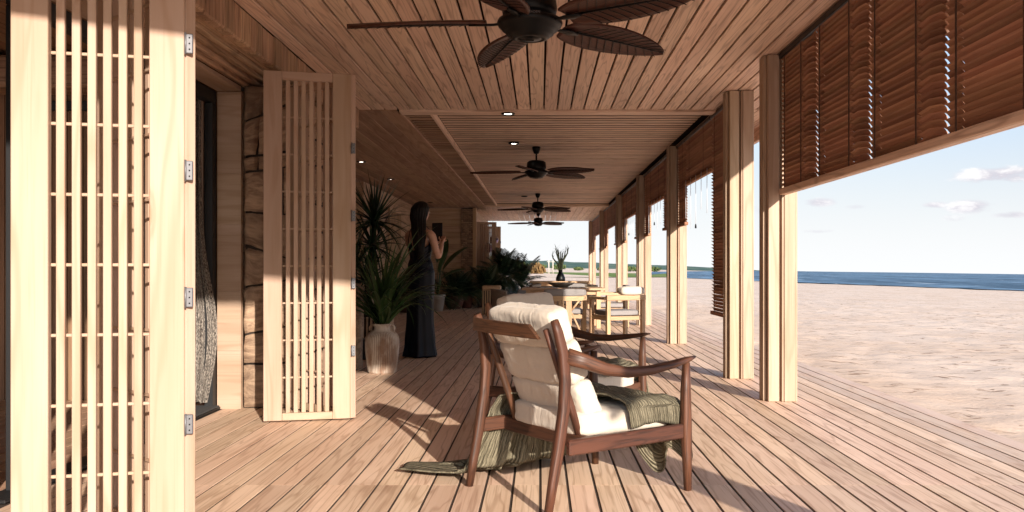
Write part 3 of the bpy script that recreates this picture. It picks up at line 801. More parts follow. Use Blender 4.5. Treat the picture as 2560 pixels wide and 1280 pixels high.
# ------------------------------------------------------------------ posts
def make_post():
    t = thing('veranda_post', '', 'post', (0, 0, 0), 0, 'posts along the open side of the veranda')
    H = 2.58
    obj('inner_timber', MB().box(1.695, 1.776, 0, .17, 0.001, H, .004), M['pine_post'], t)
    obj('outer_timber', MB().box(1.812, 1.898, -.004, .19, 0.001, H, .004), M['pine_post'], t)
    obj('edge_strip', MB().box(1.7965, 1.811, .004, .186, 0.001, H, .003), M['pine_post'], t)
    obj('edge_strip', MB().box(1.899, 1.912, .006, .186, 0.001, H, .003), M['pine_post'], t)
    obj('spacer', MB().box(1.777, 1.796, .035, .15, 0.001, H, 0), M['pine_post'], t)
    obj('guide_channel', MB().box(1.668, 1.694, .05, .165, 0.001, H, .003), M['pine_post'], t)
    return t
labs = ['timber veranda post just outside the picture, near the camera', 'front timber veranda post beside the large wooden blind', 'timber veranda post close behind the front one, before the long hanging blind',
        'third timber veranda post into the picture, clear of the chairs', 'timber veranda post behind the dining chair with rolled back cushion', 'timber veranda post before the far dining chairs',
        'second last timber veranda post', 'last timber veranda post at the far opening']
post_y = [1.55, 6.53, 7.86, 11.45, 15.1, 19.2, 24.6, 30.1]
p0 = make_post()
for i, y in enumerate(post_y):
    p = p0 if i == 0 else copy_tree(p0)
    p.location = (0, y, 0); p['label'] = labs[i]

# ------------------------------------------------------------------ wooden blinds
XB = 1.80
def slat_mesh(L, tilt=R(128), bend=0.0):
    w = .0235; ca, sa = math.cos(tilt), math.sin(tilt); prof = []
    for q, b in ((-1, 0), (-.4, .0065), (.4, .0065), (1, 0)): prof.append((q * w * ca + b * sa, q * w * sa - b * ca))
    m = MB(); vs = []; gs = []; N = 2 if not bend else 3
    for i in range(N):
        t = i / (N - 1); y = lerp(-L / 2, L / 2, t); dz = bend * (abs(2 * t - 1) if N == 3 else 0)
        for sgn in (1, -1):
            for (x, z) in (prof if sgn == 1 else prof[::-1]): vs.append((x + sgn * -.0014, y, z + dz)); gs.append((y, z * sgn, x))
    n = 8; fs = [(i * n + j, i * n + (j + 1) % n, (i + 1) * n + (j + 1) % n, (i + 1) * n + j) for i in range(N - 1) for j in range(n)]
    fs += [tuple(range(n)), tuple(range((N - 1) * n + n - 1, (N - 1) * n - 1, -1))]
    return m.add(vs, fs, gs).mesh('slat', M['blind'])
_sl = {}
def slat(parent, L, y, z, bend=0.0, x=0.0):
    key = (round(L, 3), round(bend, 3))
    if key not in _sl: _sl[key] = slat_mesh(key[0], bend=bend)
    return link('slat', _sl[key], parent, (x + random.uniform(-.0012, .0012), y, z + random.uniform(-.0009, .0009)), (random.uniform(-.006, .006), random.uniform(-.05, .05), 0))

big = thing('wooden_blind', 'large wide wooden blind half lowered in the nearest bay', 'blind', (XB, 4.1, 0), 0, 'wooden blinds along the open side')
pz = .0342; ztop = 2.535; zb = 1.60
edges = [6.515, 5.98, 5.58, 5.05, 4.66, 4.15, 3.75, 3.22, 2.82, 1.75]
for si in range(len(edges) - 1):
    a, b = edges[si], edges[si + 1]
    for r in range(-(si % 2), int((ztop - zb) / pz) + 1):
        z = ztop - pz * r - .015
        if si % 2 == 0: slat(big, round(a - b - .002, 3), (a + b) / 2 - 4.1, z)
        else:
            w = a - b; q = b + w * .36
            slat(big, round(a - q - .012, 3), (a + q + .010) / 2 - 4.1, z - pz * .42, bend=-.012, x=-.004)
            slat(big, round(q - b - .012, 3), (q + b - .008) / 2 - 4.1, z)
for e in edges[1:-1]:
    obj('ladder_tape', MB().box(-.030, -.026, e - 4.1 - .006, e - 4.1 + .006, zb - .02, ztop, 0), M['cord'], big)
obj('lift_cord', MB().sweep([(-.032, 6.36 - 4.1, ztop), (-.032, 6.36 - 4.1, zb - .01)], .003, .003, 6), M['cord'], big)
obj('bottom_rail', MB().box(-.028, .028, 1.75 - 4.1, 6.52 - 4.1, zb - .065, zb - .018, .005), M['ceil'], big)
obj('head_rail', MB().box(-.03, .03, 1.75 - 4.1, 6.52 - 4.1, ztop + .005, ZC - .003, .004), M['black'], big)

def small_blind(label, y0, y1, z_end, parts=True, cords=0):
    yc = (y0 + y1) / 2; t = thing('wooden_blind', label, 'blind', (XB, yc, 0), 0, 'wooden blinds along the open side'); L = round(y1 - y0 - .012, 2)
    n = int((ztop - z_end) / pz) + 1
    if parts:
        for r in range(n): slat(t, L, 0, ztop - pz * r - .015)
    else:
        m = MB(); ref = slat_mesh(L)
        vs = [tuple(v.co) for v in ref.vertices]; fs = [tuple(p.vertices) for p in ref.polygons]
        for r in range(n): m.add([(a, b, c + ztop - pz * r - .015) for a, b, c in vs], fs, [(b, c + r, a + r) for a, b, c in vs])
        obj('slats', m, M['blind'], t, kind='stuff')
    obj('bottom_rail', MB().box(-.024, .024, -L / 2, L / 2, z_end - .05, z_end - .012, .005), M['blind'], t)
    obj('head_rail', MB().box(-.03, .03, -L / 2, L / 2, ztop + .005, ZC - .003, .004), M['black'], t)
    for q in (-.28, .28):
        obj('ladder_tape', MB().box(-.031, -.028, q * L - .005, q * L + .005, z_end - .02, ztop, 0), M['cord'], t)
    for cidx in range(cords):
        yy = lerp(-.42, .42, cidx / max(1, cords - 1)) * L; ze = z_end - .35 - .25 * random.random()
        c = obj('pull_cord', MB().sweep([(-.03, yy, z_end), (-.03, yy, ze)], .0032, .0032, 6), M['whitecord'], t)
        if cidx == 2: obj('tassel', MB().lathe([(.004, .05), (.009, .035), (.011, .0), (.0, -.001)], 8), M['black'], c, (-.03, yy, ze - .03))
    return t
small_blind('wooden blind beside the post at the veranda front, outside the picture', .2, 1.53, 1.60, False)
bn = ['third post', 'fourth post', 'fifth post', 'second last post', 'last post']
for i in range(5):
    a = post_y[2 + i] + .2; b = post_y[3 + i] - .01; w = b - a
    zlong = .56 if i == 0 else 1.58
    small_blind(('long blind lowered almost to knee height behind the second post' if i == 0 else 'half lowered blind on the near side of the bay before the ' + bn[i]), a, a + w * .335, zlong, i < 3)
    small_blind('short raised blind, mid bay, before the ' + bn[i], a + w * .335, a + w * .815, 2.05, i < 3, 5 if i < 3 else 0)
    small_blind('half lowered blind hanging against the ' + bn[i], a + w * .815, b, 1.57, i < 3)

# ------------------------------------------------------------------ ceiling fans
def blade_mesh():
    def fn(u, v):
        x = .215 + u * .685; w = .128 * (math.sin(math.pi * min(1, u * .93 + .07) ** .80)) ** .62 * (1 if u < .985 else .7)
        w = max(w, .006); y = (v - .5) * 2 * w
        return (x, y, -.012 * (abs(v - .5) * 2) ** 1.5 - .02 * u * u)
    m = MB().grid(fn, 30, 10, lambda u, v: (u * .7 + abs(v - .5) * .25, abs(v - .5) * .6 - u * .35, v * .02))
    top = [(a, b, c + .012) for a, b, c in m.v]; k_ = len(m.v)
    m2 = MB(); m2.v = m.v + top; m2.g = m.g + m.g
    m2.f = [tuple(reversed(f)) for f in m.f] + [tuple(i + k_ for i in f) for f in m.f]
    bd = [i * 11 for i in range(31)] + [30 * 11 + j for j in range(1, 11)] + [i * 11 + 10 for i in range(29, -1, -1)] + [j for j in range(9, 0, -1)]
    for i in range(len(bd)):
        a, b = bd[i], bd[(i + 1) % len(bd)]; m2.f.append((a, b, b + k_, a + k_))
    m2.sm = [True] * len(m2.f)
    return m2.mesh('blade', M['fan'])
def rib_mesh():
    m = MB().sweep([(.22, 0, -.006), (.5, 0, -.012), (.895, 0, -.024)], [.007, .005, .002], [.006, .005, .002], 6)
    for i in range(11):
        u = .10 + i * .075; x = .215 + u * .685; w = .128 * (math.sin(math.pi * min(1, (u + .06) * .93 + .07) ** .80)) ** .62
        for sg in (-1, 1): m.sweep([(x, 0, -.006 - .02 * u * u), (x + .045, sg * w * .55, -.010 - .02 * u * u), (x + .075, sg * w * .93, -.017 - .02 * u * u)], .0022, .002, 4, caps=False)
    return m.mesh('vein', M['black'])
def make_fan():
    t = thing('ceiling_fan', '', 'ceiling fan', (0, 0, 0), 0, 'ceiling fans in a row down the veranda')
    body = MB().lathe([(.02, .16), (.10, .15), (.128, .125), (.135, .06), (.128, .035), (.118, .03), (.118, .022), (.156, .01), (.162, -.005), (.155, -.022), (.142, -.026), (.138, -.04), (.120, -.046),
                       (.116, -.062), (.098, -.068), (.094, -.078), (.070, -.085), (.066, -.082), (.05, -.082), (.048, -.086), (.0, -.087)], 40)
    obj('motor_housing', body, M['black'], t)
    obj('switch_slot', MB().box(-.02, .02, -.006, .006, -.092, -.0855, .002), M['dark'], t)
    bm_, rm_ = blade_mesh(), rib_mesh()
    for i in range(5):
        a = R(180 + 72 * i); b = link('blade', bm_, t, (0, 0, .0), (R(13), 0, a)); b.rotation_mode = 'XYZ'
        b.matrix_local = Matrix.Rotation(a, 4, 'Z') @ Matrix.Rotation(R(-13), 4, 'X')
        link('vein', rm_, b)
        ir = MB().sweep([(.12, 0, -.005), (.18, 0, -.012), (.25, 0, -.014), (.30, 0, -.016)], [.016, .012, .026, .008], [.008, .007, .006, .004], 8)
        o = obj('blade_bracket', ir, M['black'], t); o.matrix_local = Matrix.Rotation(a, 4, 'Z') @ Matrix.Rotation(R(-13), 4, 'X')
    return t
fan0 = make_fan()
rods = [(4.33, 2.205, ZC), (12.0, 2.30, ZC + .05), (19.6, 2.30, ZC + .05), (25.9, 2.30, ZC)]
flab = ['nearest ceiling fan with large leaf shaped blades, cropped by the top edge', 'second ceiling fan, hanging from the slatted ceiling panel', 'third ceiling fan near the far end of the slatted panel', 'farthest ceiling fan silhouetted against the sky']
for i, (y, z, zc) in enumerate(rods):
    f = fan0 if i == 0 else copy_tree(fan0)
    f.location = (-.05, y, z); f['label'] = flab[i]; f.rotation_euler = (0, 0, R((0, 4, -3, 2)[i]))
    obj('down_rod', MB().sweep([(0, 0, .14), (0, 0, zc - z)], .013, .013, 10), M['black'], f)
    obj('canopy', MB().lathe([(.018, zc - z - .09), (.035, zc - z - .085), (.055, zc - z - .03), (.06, zc - z - .001)], 20), M['black'], f)
# maker's plate on the nearest fan
fc = bpy.data.curves.new('lettering', 'FONT'); fc.body = 'MADEN'; fc.size = .017; fc.extrude = .0006; fc.align_x = 'CENTER'
fc.materials.append(M['steel']); fo = link('lettering_source', fc); bpy.context.view_layer.update()
fm_ = bpy.data.meshes.new_from_object(fo.evaluated_get(bpy.context.evaluated_depsgraph_get())); bpy.data.objects.remove(fo)
link('lettering', fm_, fan0, (.022, -.1605, .001), (R(82), 0, 0))

# ------------------------------------------------------------------ downlights
def make_light():
    t = thing('downlight', '', 'downlight', (0, 0, 0), 0, 'round recessed ceiling lights')
    obj('trim_ring', MB().lathe([(.045, -.002), (.05, -.012), (.068, -.010), (.072, 0), (.072, .01), (.045, .01), (.045, -.002)], 24, close=False), M['black'], t)
    obj('lens', MB().lathe([(.0, -.004), (.044, -.004), (.044, .004), (0, .004)], 20), M['glow'], t)
    return t
dl = make_light()
spots = [(-.325, 8.95, ZC - .021, 'recessed light set in the ceiling cross beam'), (-.345, 11.6, ZC + .049, 'recessed light in the slatted panel left of the second fan'), (-.36, 20.3, ZC + .049, 'recessed light above the third fan'),
         (-2.68, 13.2, ZC, 'recessed light in the dark side ceiling nearest the shutter'), (-2.68, 15.8, ZC, 'recessed light in the dark side ceiling above the yucca'), (-2.68, 21.5, ZC, 'recessed light in the dark side ceiling above the woman')]
for i, (x, y, z, lab) in enumerate(spots):
    d = dl if i == 0 else copy_tree(dl); d.location = (x, y, z); d['label'] = lab

# ------------------------------------------------------------------ lounge chairs
def pillow(sx, sy, sz, n=16, kx=6, puff=.30, wr=.008, seed=0, mx=None):
    bm = bmesh.new(); fl = {}
    def vert(p):
        key = tuple(round(c, 4) for c in p)
        if key not in fl: fl[key] = bm.verts.new(p)
        return fl[key]
    for ax in range(3):
        for sg in (-1, 1):
            for i in range(n):
                for j in range(n):
                    q = []
                    for (a, b) in ((i, j), (i + 1, j), (i + 1, j + 1), (i, j + 1)):
                        p = [0, 0, 0]; p[ax] = sg; p[(ax + 1) % 3] = -1 + 2 * a / n; p[(ax + 2) % 3] = -1 + 2 * b / n; q.append(vert(p))
                    if sg < 0: q = q[::-1]
                    bm.faces.new(q)
    for v in bm.verts:
        p = v.co; nn = (abs(p.x) ** kx + abs(p.y) ** kx + abs(p.z) ** 3.2) ** (1 / kx) if False else (abs(p.x) ** kx + abs(p.y) ** kx + abs(p.z) ** kx) ** (1 / kx)
        q = p / nn
        r = max(abs(q.x), abs(q.y)); t = 1 - puff * (.5 * q.x ** 4 + .5 * q.y ** 4 + .25 * r ** 8)
        w = wr * (fbm(q.x * 2.1 + seed, q.y * 2.3, q.z * 2, 4) + .7 * fbm(q.x * 9 + seed, q.y * 2.2 + .8 * q.x, q.z, 3) * (.3 + r))
        v.co = Vector((q.x * sx / 2 * (1 - .012 * (1 - q.y ** 2)), q.y * sy / 2, q.z * sz / 2 * t)) + Vector((q.x, q.y, q.z)).normalized() * w
        if mx is not None: v.co = mx @ v.co
    me = bpy.data.meshes.new('pillow'); bm.to_mesh(me); bm.free()
    me.polygons.foreach_set('use_smooth', [True] * len(me.polygons)); me.materials.append(M['linen'])
    return me

def make_armchair():
    t = thing('lounge_chair', '', 'armchair', (0, 0, 0), 0, 'dark wood lounge chairs')
    for sx in (-1, 1):
        x = .3275 * sx
        P = [(x * .93, -.385, 0), (x * .93, -.362, .12), (x * .93, -.333, .26), (x * .93, -.305, .42), (x * .925, -.297, .54), (x * .92, -.306, .65), (x * .91, -.328, .735), (x * .905, -.346, .785)]
        obj('rear_leg', MB().sweep(P, [.014, .0165, .020, .020, .019, .018, .016, .014], [.016, .019, .023, .023, .023, .022, .019, .015], 12, 3.6, up=(0, 1, 0)), M['teak'], t)
        obj('front_leg', MB().sweep([(x, .375, 0), (x, .370, .15), (x, .362, .29), (x, .362, .45), (x, .366, .574)], [.015, .019, .024, .020, .015], [.016, .02, .025, .021, .015], 12, 3.2, up=(0, 1, 0)), M['teak'], t)
        obj('side_rail', MB().box(x - .016, x + .016, -.302, .338, .238, .302, .006, 1), M['teak'], t)
        A = [(x * .94, -.288, .637), (x * 1.01, -.22, .615), (x * 1.03, -.12, .578), (x * 1.05, .0, .556), (x * 1.06, .13, .557), (x * 1.05, .25, .571), (x * 1.03, .36, .588), (x * 1.02, .41, .597)]
        obj('armrest', MB().sweep(A, [.017, .021, .027, .031, .032, .029, .022, .010], [.036, .032, .027, .023, .020, .017, .012, .005], 12, 2.6), M['teak'], t)
        u = .235 * sx
        obj('back_upright', MB().sweep([(u, -.345, .745), (u, -.285, .60), (u, -.215, .42), (u, -.165, .275)], [.010, .012, .013, .013], [.012, .015, .016, .015], 8, 3, up=(0, 1, 0)), M['teak'], t)
    obj('cross_rail', MB().box(-.311, .311, -.19, -.158, .235, .298, .006, 0), M['teak'], t)
    obj('front_rail', MB().box(-.302, .302, .335, .366, .238, .302, .006, 0), M['teak'], t)
    # curved head rail: starts at the left rear leg, ends in a slanted cut
    N = 14; vs = []; gs = []
    for i in range(N + 1):
        q = i / N
        for (dz, dy) in ((-.029, -.009), (.029, -.009), (.029, .009), (-.029, .009)):
            x = lerp(-.292, .195, q) + (-.03 if (i == N and dz > 0) else (.035 if i == N else 0)); yy = -.357 - .03 * (1 - (x / .33) ** 2)
            vs.append((x, yy + dy, .742 + dz - .008 * q)); gs.append((x, dz, dy))
    fs = [(i * 4 + j, i * 4 + (j + 1) % 4, (i + 1) * 4 + (j + 1) % 4, (i + 1) * 4 + j) for i in range(N) for j in range(4)] + [(3, 2, 1, 0), (N * 4, N * 4 + 1, N * 4 + 2, N * 4 + 3)]
    obj('head_rail', MB().add(vs, [tuple(reversed(f)) for f in fs], gs), M['teak'], t)
    # webbing under the seat
    for i in range(5):
        y = -.10 + i * .095; obj('seat_strap', MB().box(-.308, .308, y, y + .05, .262, .268, 0), M['linen'], t)
    return t

def make_back_cushion():
    t = thing('back_cushion', '', 'cushion', (0, 0, 0), 0, 'cream cushions on the lounge chairs')
    d = Vector((0, -.40, .9165)); base = Vector((0, -.112, .325)); nrm = Vector((0, .9165, .40))
    for i, (h, th, w, off) in enumerate(((.195, .125, .50, .100), (.19, .128, .50, .283), (.165, .125, .50, .450))):
        rot = Matrix(((1, 0, 0), (0, d.y, nrm.y), (0, d.z, nrm.z))).to_4x4()
        m = Matrix.Translation(base + d * off + nrm * .035) @ rot
        if i == 2: m = Matrix.Translation(base + d * off + nrm * .03) @ rot @ Matrix.Rotation(R(6), 4, 'X')
        me = pillow(w, h + .002, th, 20, 7, .15, .0042, seed=i * 7.3, mx=m)
        link('cushion_roll', me, t)
    return t

def make_seat_cushion():
    me = pillow(.545, .56, .122, 18, 8, .14, .003, seed=31, mx=Matrix.Translation((0, .085, .336)))
    return me

near_loc = (.167, 3.995, 0); near_rot = -math.atan2(.813, .582)      # local +y looks along (.813, .582)
far_loc = (.14, 5.295, 0); far_rot = -math.atan2(.83, -.56)
ch1 = make_armchair(); ch1.location = near_loc; ch1.rotation_euler = (0, 0, near_rot)
ch1['label'] = 'nearest dark wood lounge chair, seen from behind in the sun'
ch2 = copy_tree(ch1); ch2.location = far_loc; ch2.rotation_euler = (0, 0, far_rot); ch2['label'] = 'second dark wood lounge chair, mostly hidden behind the nearest one'
bc1 = make_back_cushion(); bc1.location = near_loc; bc1.rotation_euler = (0, 0, near_rot); bc1['label'] = 'cream back cushion in three plump rolls on the nearest lounge chair'
bc2 = copy_tree(bc1); bc2.location = far_loc; bc2.rotation_euler = (0, 0, far_rot); bc2['label'] = 'cream back cushion on the second lounge chair, its top showing over the first'
sm_ = make_seat_cushion()
tag(link('seat_cushion', sm_, None, near_loc, (0, 0, near_rot)), 'cream seat cushion of the nearest lounge chair, partly under the olive throw', 'cushion', 'cream cushions on the lounge chairs')
tag(link('seat_cushion', sm_, None, far_loc, (0, 0, far_rot)), 'cream seat cushion of the second lounge chair', 'cushion', 'cream cushions on the lounge chairs')

# olive throws: sheets bent over seat, front rail and floor
def path(pts):
    P = [Vector(p) for p in pts]; L = [0]
    for i in range(1, len(P)): L.append(L[-1] + (P[i] - P[i - 1]).length)
    def f(t):
        s = t * L[-1]
        for i in range(1, len(P)):
            if s <= L[i] + 1e-9:
                q = (s - L[i - 1]) / max(1e-6, L[i] - L[i - 1]); return P[i - 1].lerp(P[i], q)
        return P[-1]
    return f, L[-1]

def throw_seat(full=True):
    m = MB()
    # sheet over the seat: u from the right rail leftwards, v from the back cushion to the front edge and down
    fv, Lv = path([(0, -.03, .442), (0, .05, .424), (0, .2, .421), (0, .31, .415), (0, .375, .39), (0, .40, .33), (0, .395, .25), (0, .388, .12), (0, .384, .02)])
    def fn(u, v):
        x = lerp(.302, -.33, max(0, (u - .13) / .87)) if u > .13 else .302 + .006 * math.sin(u / .13 * 3.1)
        v0 = .12 * (1 - min(1, u * 2.2)) ** 1.3                 # slanting edge that leaves the corner of the cushion bare
        vv = lerp(v0, (lerp(.80, .985, abs(math.sin(u * 9.5 + .9)) ** 1.6) if u > .1 else .74) if u < .6 else .66, v)
        p = fv(vv).copy(); p.x = x
        fold = .012 * math.sin(u * 26 + 5 * vv) + .02 * fbm(u * 4, vv * 5, 2, 3)
        drop = max(0, (.13 - u) / .13)
        if vv < .60: p.z += abs(fold) * .8 - .118 * drop - .02 * max(0, 1 - abs(u - .13) / .05)
        else: p.y += fold * 1.4 + .02 * math.sin(u * 19)
        return p
    m.grid(fn, 64, 60, lambda u, v: (u * .66, v * .7, 0))
    return m

def throw_fall():
    m = MB()
    # sheet sliding off the left side of the seat to the floor and spreading out
    fu, Lu = path([(-.22, 0, .42), (-.30, 0, .40), (-.352, 0, .33), (-.365, 0, .2), (-.375, 0, .07), (-.40, 0, .025), (-.50, 0, .016), (-.66, 0, .012)])
    def fn(u, v):
        p = fu(u).copy(); s = v - .5
        spread = 1 + .9 * max(0, u - .25)
        p.y = .04 - .17 * u + s * .50 * spread
        p.x += (.022 * math.sin(v * 23 + 2 * u) + .012 * math.sin(v * 41)) * min(1, u * 2.2)
        if u > .62:
            q = (u - .62) / .38; p.z += .012 + .016 * abs(math.sin(v * 15 + 2)) * (1 - q * .6); p.x += -.10 * q * math.sin(v * 7 + .5)
        return p
    m.grid(fn, 56, 60, lambda u, v: (u * .9, v * .8, 0))
    # corner strip trailing on the boards behind the chair
    def fn2(u, v):
        w = .12 * (1 - u) ** .8 * (1 + .25 * math.sin(u * 13)) + .004
        return (lerp(-.47, -.70, u) + (v - .5) * w * .9, lerp(-.22, -.40, u) + (v - .5) * w * 1.4, .013 + .045 * abs(math.sin(v * math.pi * 1.9 + u * 2)) * (1 - u) + .008 * (1 + math.sin(u * 17 + v * 3)) * (1 - u))
    m.grid(fn2, 24, 14, lambda u, v: (u * .4, v * .2, 0))
    return m

th1 = thing('throw_blanket', 'olive knitted throw over the seat of the nearest lounge chair, trailing to the floor', 'blanket', near_loc, near_rot, 'olive knitted throws')
for nm, mbx in (('seat_drape', throw_seat()), ('floor_drape', throw_fall())):
    o = obj(nm, mbx, M['knit'], th1); md = o.modifiers.new('thickness', 'SOLIDIFY'); md.thickness = .007; md.offset = 0
def throw2():
    m = MB(); fu, L = path([(.16, .20, .43), (-.05, .19, .435), (-.25, .19, .43), (-.315, .19, .40), (-.345, .19, .33), (-.35, .19, .22)])
    def fn(u, v):
        p = fu(u).copy(); p.y += (v - .5) * .40 * (1 + .1 * math.sin(u * 7)); p.z += .016 * abs(math.sin(v * 10 + 2 * u)) - .05 * max(0, v - .85) / .15
        p.x += .014 * math.sin(v * 17 + u) * u
        return p
    m.grid(fn, 40, 36, lambda u, v: (u * .7, v * .35, 0))
    def fn2(u, v):
        p = Vector((lerp(-.36, -.42, u), .0, 0)); 
        return (-.33 - .10 * u + .012 * math.sin(v * 19), .08 + (v - .5) * .36 - .25 * u, .02 + .40 * (1 - u) ** 1.6 + .008 * math.sin(v * 13))
    m.grid(fn2, 30, 26, lambda u, v: (u * .5, v * .35, 0))
    return m
th2 = thing('throw_blanket', 'olive throw hanging over the far arm side of the second lounge chair', 'blanket', far_loc, far_rot, 'olive knitted throws')
o = obj('drape', throw2(), M['knit'], th2); md = o.modifiers.new('thickness', 'SOLIDIFY'); md.thickness = .008; md.offset = 0

# ------------------------------------------------------------------ plants
def blade_leaf(name, mat, L=1.0, w=.03, droop=.5, fold=.25, n=10):
    vs = []; gs = []; fs = []
    ang = 0; x = z = 0.0
    for i in range(n + 1):
        t = i / n; ww = w * min(1, (t * 5 + .35)) * max(.02, (1 - t) ** .75) * 1.15
        for sgn in (-1, 0, 1): vs.append((x, sgn * ww, z + (abs(sgn) * ww * fold))); gs.append((t * L, sgn * ww, 0))
        ang = -droop * (t ** 1.3); x += math.cos(ang) * L / n; z += math.sin(ang) * L / n
    for i in range(n):
        for j in range(2): a = i * 3 + j; fs.append((a, a + 3, a + 4, a + 1))
    return MB().add(vs, fs, gs, True).mesh(name, mat)
def dirmat(azm, elv, roll=0, s=1.0, sw=1.0):
    return Matrix.Rotation(azm, 4, 'Z') @ Matrix.Rotation(-elv, 4, 'Y') @ Matrix.Rotation(roll, 4, 'X') @ Matrix.Diagonal((s, s * sw, s, 1))
def rosette(t, ctr, n, meshes, lens, elev, rnd, az0=0, azr=6.283, name='leaf'):
    for i in range(n):
        q = (i + .5) / n; e = R(lerp(elev[0], elev[1], q ** .9)) + rnd.uniform(-.14, .14); a = az0 + (i * 2.39996 % 6.283) * azr / 6.283 + rnd.uniform(-.15, .15)
        o = link(name, meshes[min(len(meshes) - 1, int((1 - math.sin(max(0, e))) * len(meshes)))], t)
        o.matrix_local = Matrix.Translation(ctr) @ dirmat(a, e, rnd.uniform(-.5, .5), rnd.uniform(*lens), rnd.uniform(.75, 1.15))

rnd = random.Random(3)
# ribbed vase and its arching plant
vz = thing('ribbed_vase', 'whitewashed ribbed clay vase with small handles standing left of the woman', 'vase', (-1.50, 8.36, 0))
prof = [(.0, .0), (.124, .0), (.134, .012), (.140, .05), (.150, .13), (.159, .22), (.161, .29), (.157, .335), (.143, .368), (.112, .390), (.082, .402), (.078, .418), (.078, .44), (.088, .452), (.090, .462), (.084, .466), (.072, .462), (.068, .44), (.066, .40), (.0, .39)]
obj('body', MB().lathe(prof, 216, ribs=54, ribamp=.006, ribrange=(.01, .395), close=False), M['vase'], vz)
for sg in (-1, 1):
    obj('handle', MB().sweep([(sg * .078, 0, .446), (sg * .105, 0, .452), (sg * .118, 0, .43), (sg * .112, 0, .40), (sg * .098, 0, .388)], .010, .008, 8, up=(0, 1, 0)), M['vase'], vz)
obj('soil', MB().lathe([(.0, .415), (.067, .415), (.067, .405), (0, .405)], 20), M['soil'], vz)
pl = thing('potted_plant', 'arching strap leaved plant growing from the ribbed vase', 'plant', (-1.50, 8.36, .42))
LM = [blade_leaf('leaf', M['leaf'], 1, .017, d) for d in (.55, 1.0, 1.7, 2.3)]
for i in range(124):
    q = i / 124; a = i * 2.39996 + rnd.uniform(-.3, .3); e = R(lerp(86, 48, q) + rnd.uniform(-7, 7))
    bias = .5 + .5 * math.cos(a - R(5))                # longer towards the light on the right
    o = link('leaf', LM[min(3, int(rnd.random() * 2 + q * 2.2))], pl)
    o.matrix_local = Matrix.Translation((rnd.uniform(-.03, .03), rnd.uniform(-.03, .03), 0)) @ dirmat(a, e, rnd.uniform(-.9, .9), rnd.uniform(.60, .88) * (1 + .34 * bias), rnd.uniform(.9, 1.6))
stem_me = blade_leaf('stem', M['leaf_pale'], .42, .008, .12)
for i in range(16):
    o = link('stem', stem_me, pl)
    o.matrix_local = Matrix.Translation((rnd.uniform(-.03, .03), rnd.uniform(-.03, .03), -.02)) @ dirmat(rnd.random() * 6.28, R(rnd.uniform(72, 88)), 0, 1)

# slatted planter with tall yucca
def slat_box(name, label, cat, w, d, h, loc, mat='oak', rotz=0, top=None):
    t = thing(name, label, cat, loc, rotz)
    obj('liner', MB().box(-w / 2 + .02, w / 2 - .02, -d / 2 + .02, d / 2 - .02, .02, h - .02, 0), M['dark'], t)
    n = max(3, int(w / .045))
    for i in range(n):
        x = lerp(-w / 2 + .012, w / 2 - .012, i / (n - 1))
        for y in (-d / 2, d / 2): plank('slat', t, M[mat], h, .026, .02, (x, y, h / 2), VX, .003)
    for i in range(max(3, int(d / .045))):
        y = lerp(-d / 2 + .03, d / 2 - .03, i / (max(3, int(d / .045)) - 1))
        for x in (-w / 2, w / 2): plank('slat', t, M[mat], h, .026, .02, (x, y, h / 2), (0, R(90), 0), .003)
    if top: obj('top_pad', MB().box(-w / 2 - .015, w / 2 + .015, -d / 2 - .015, d / 2 + .015, h + .001, h + .09, .025), M[top], t)
    return t
slat_box('slatted_planter', 'slatted timber planter box behind the ribbed vase', 'planter', .62, .62, .40, (-2.18, 10.9, 0), 'wallwood')
ps = thing('yucca_plant', 'tall dark spiky yucca reaching towards the side ceiling', 'plant', (-2.15, 10.9, .38))
YM = [blade_leaf('leaf', M['leaf_dark'], 1, .032, d, n=8) for d in (.12, .3, .6, 1.1)]
obj('trunk', MB().sweep([(0, 0, 0), (.03, 0, .5), (.08, 0, .9), (.10, 0, 1.22)], [.05, .045, .04, .03], [.05, .045, .04, .03], 10), M['bark'], ps)
obj('trunk', MB().sweep([(-.08, .05, 0), (-.14, .05, .3), (-.16, .04, .62)], [.045, .04, .03], [.045, .04, .03], 10), M['bark'], ps)
rosette(ps, (.10, 0, 1.18), 90, YM, (.50, .72), (88, -28), rnd)
rosette(ps, (.07, 0, .88), 46, YM, (.48, .68), (60, -40), rnd)
rosette(ps, (-.16, .04, .62), 54, YM, (.46, .66), (85, -30), rnd)
rosette(ps, (.02, -.05, .45), 44, YM, (.48, .68), (70, -25), rnd)
# weathered stone slab by the wall
ss = MB(); 
def slabfn(u, v):
    a = u * 2 * math.pi; z = v * .86; rx, ry = .14, .10
    f = (1 - max(0, (v - .86) / .14) ** 2) ** .5 if v < 1 else .02
    q = 1 + .10 * fbm(math.cos(a) * 1.4, math.sin(a) * 1.4, z * 3, 4)
    ca, sa = math.cos(a), math.sin(a)
    return (rx * f * q * math.copysign(abs(ca) ** .7, ca), ry * f * q * math.copysign(abs(sa) ** .7, sa), z)
ss.grid(slabfn, 40, 40, lambda u, v: (math.cos(u * 6.283) * .2, math.sin(u * 6.283) * .2, v * .9))
tag(obj('stone_block', ss, M['stone'], None, (-1.90, 8.75, 0)), 'weathered upright stone block with rounded top, left of the ribbed vase', 'stone')
sb = MB().box(-.17, .17, -.2, .2, 0, .22, .01)
tag(obj('plinth', sb, M['blackwood'], None, (-1.78, 9.7, 0)), 'low black plinth in the shade behind the ribbed vase', 'plinth')

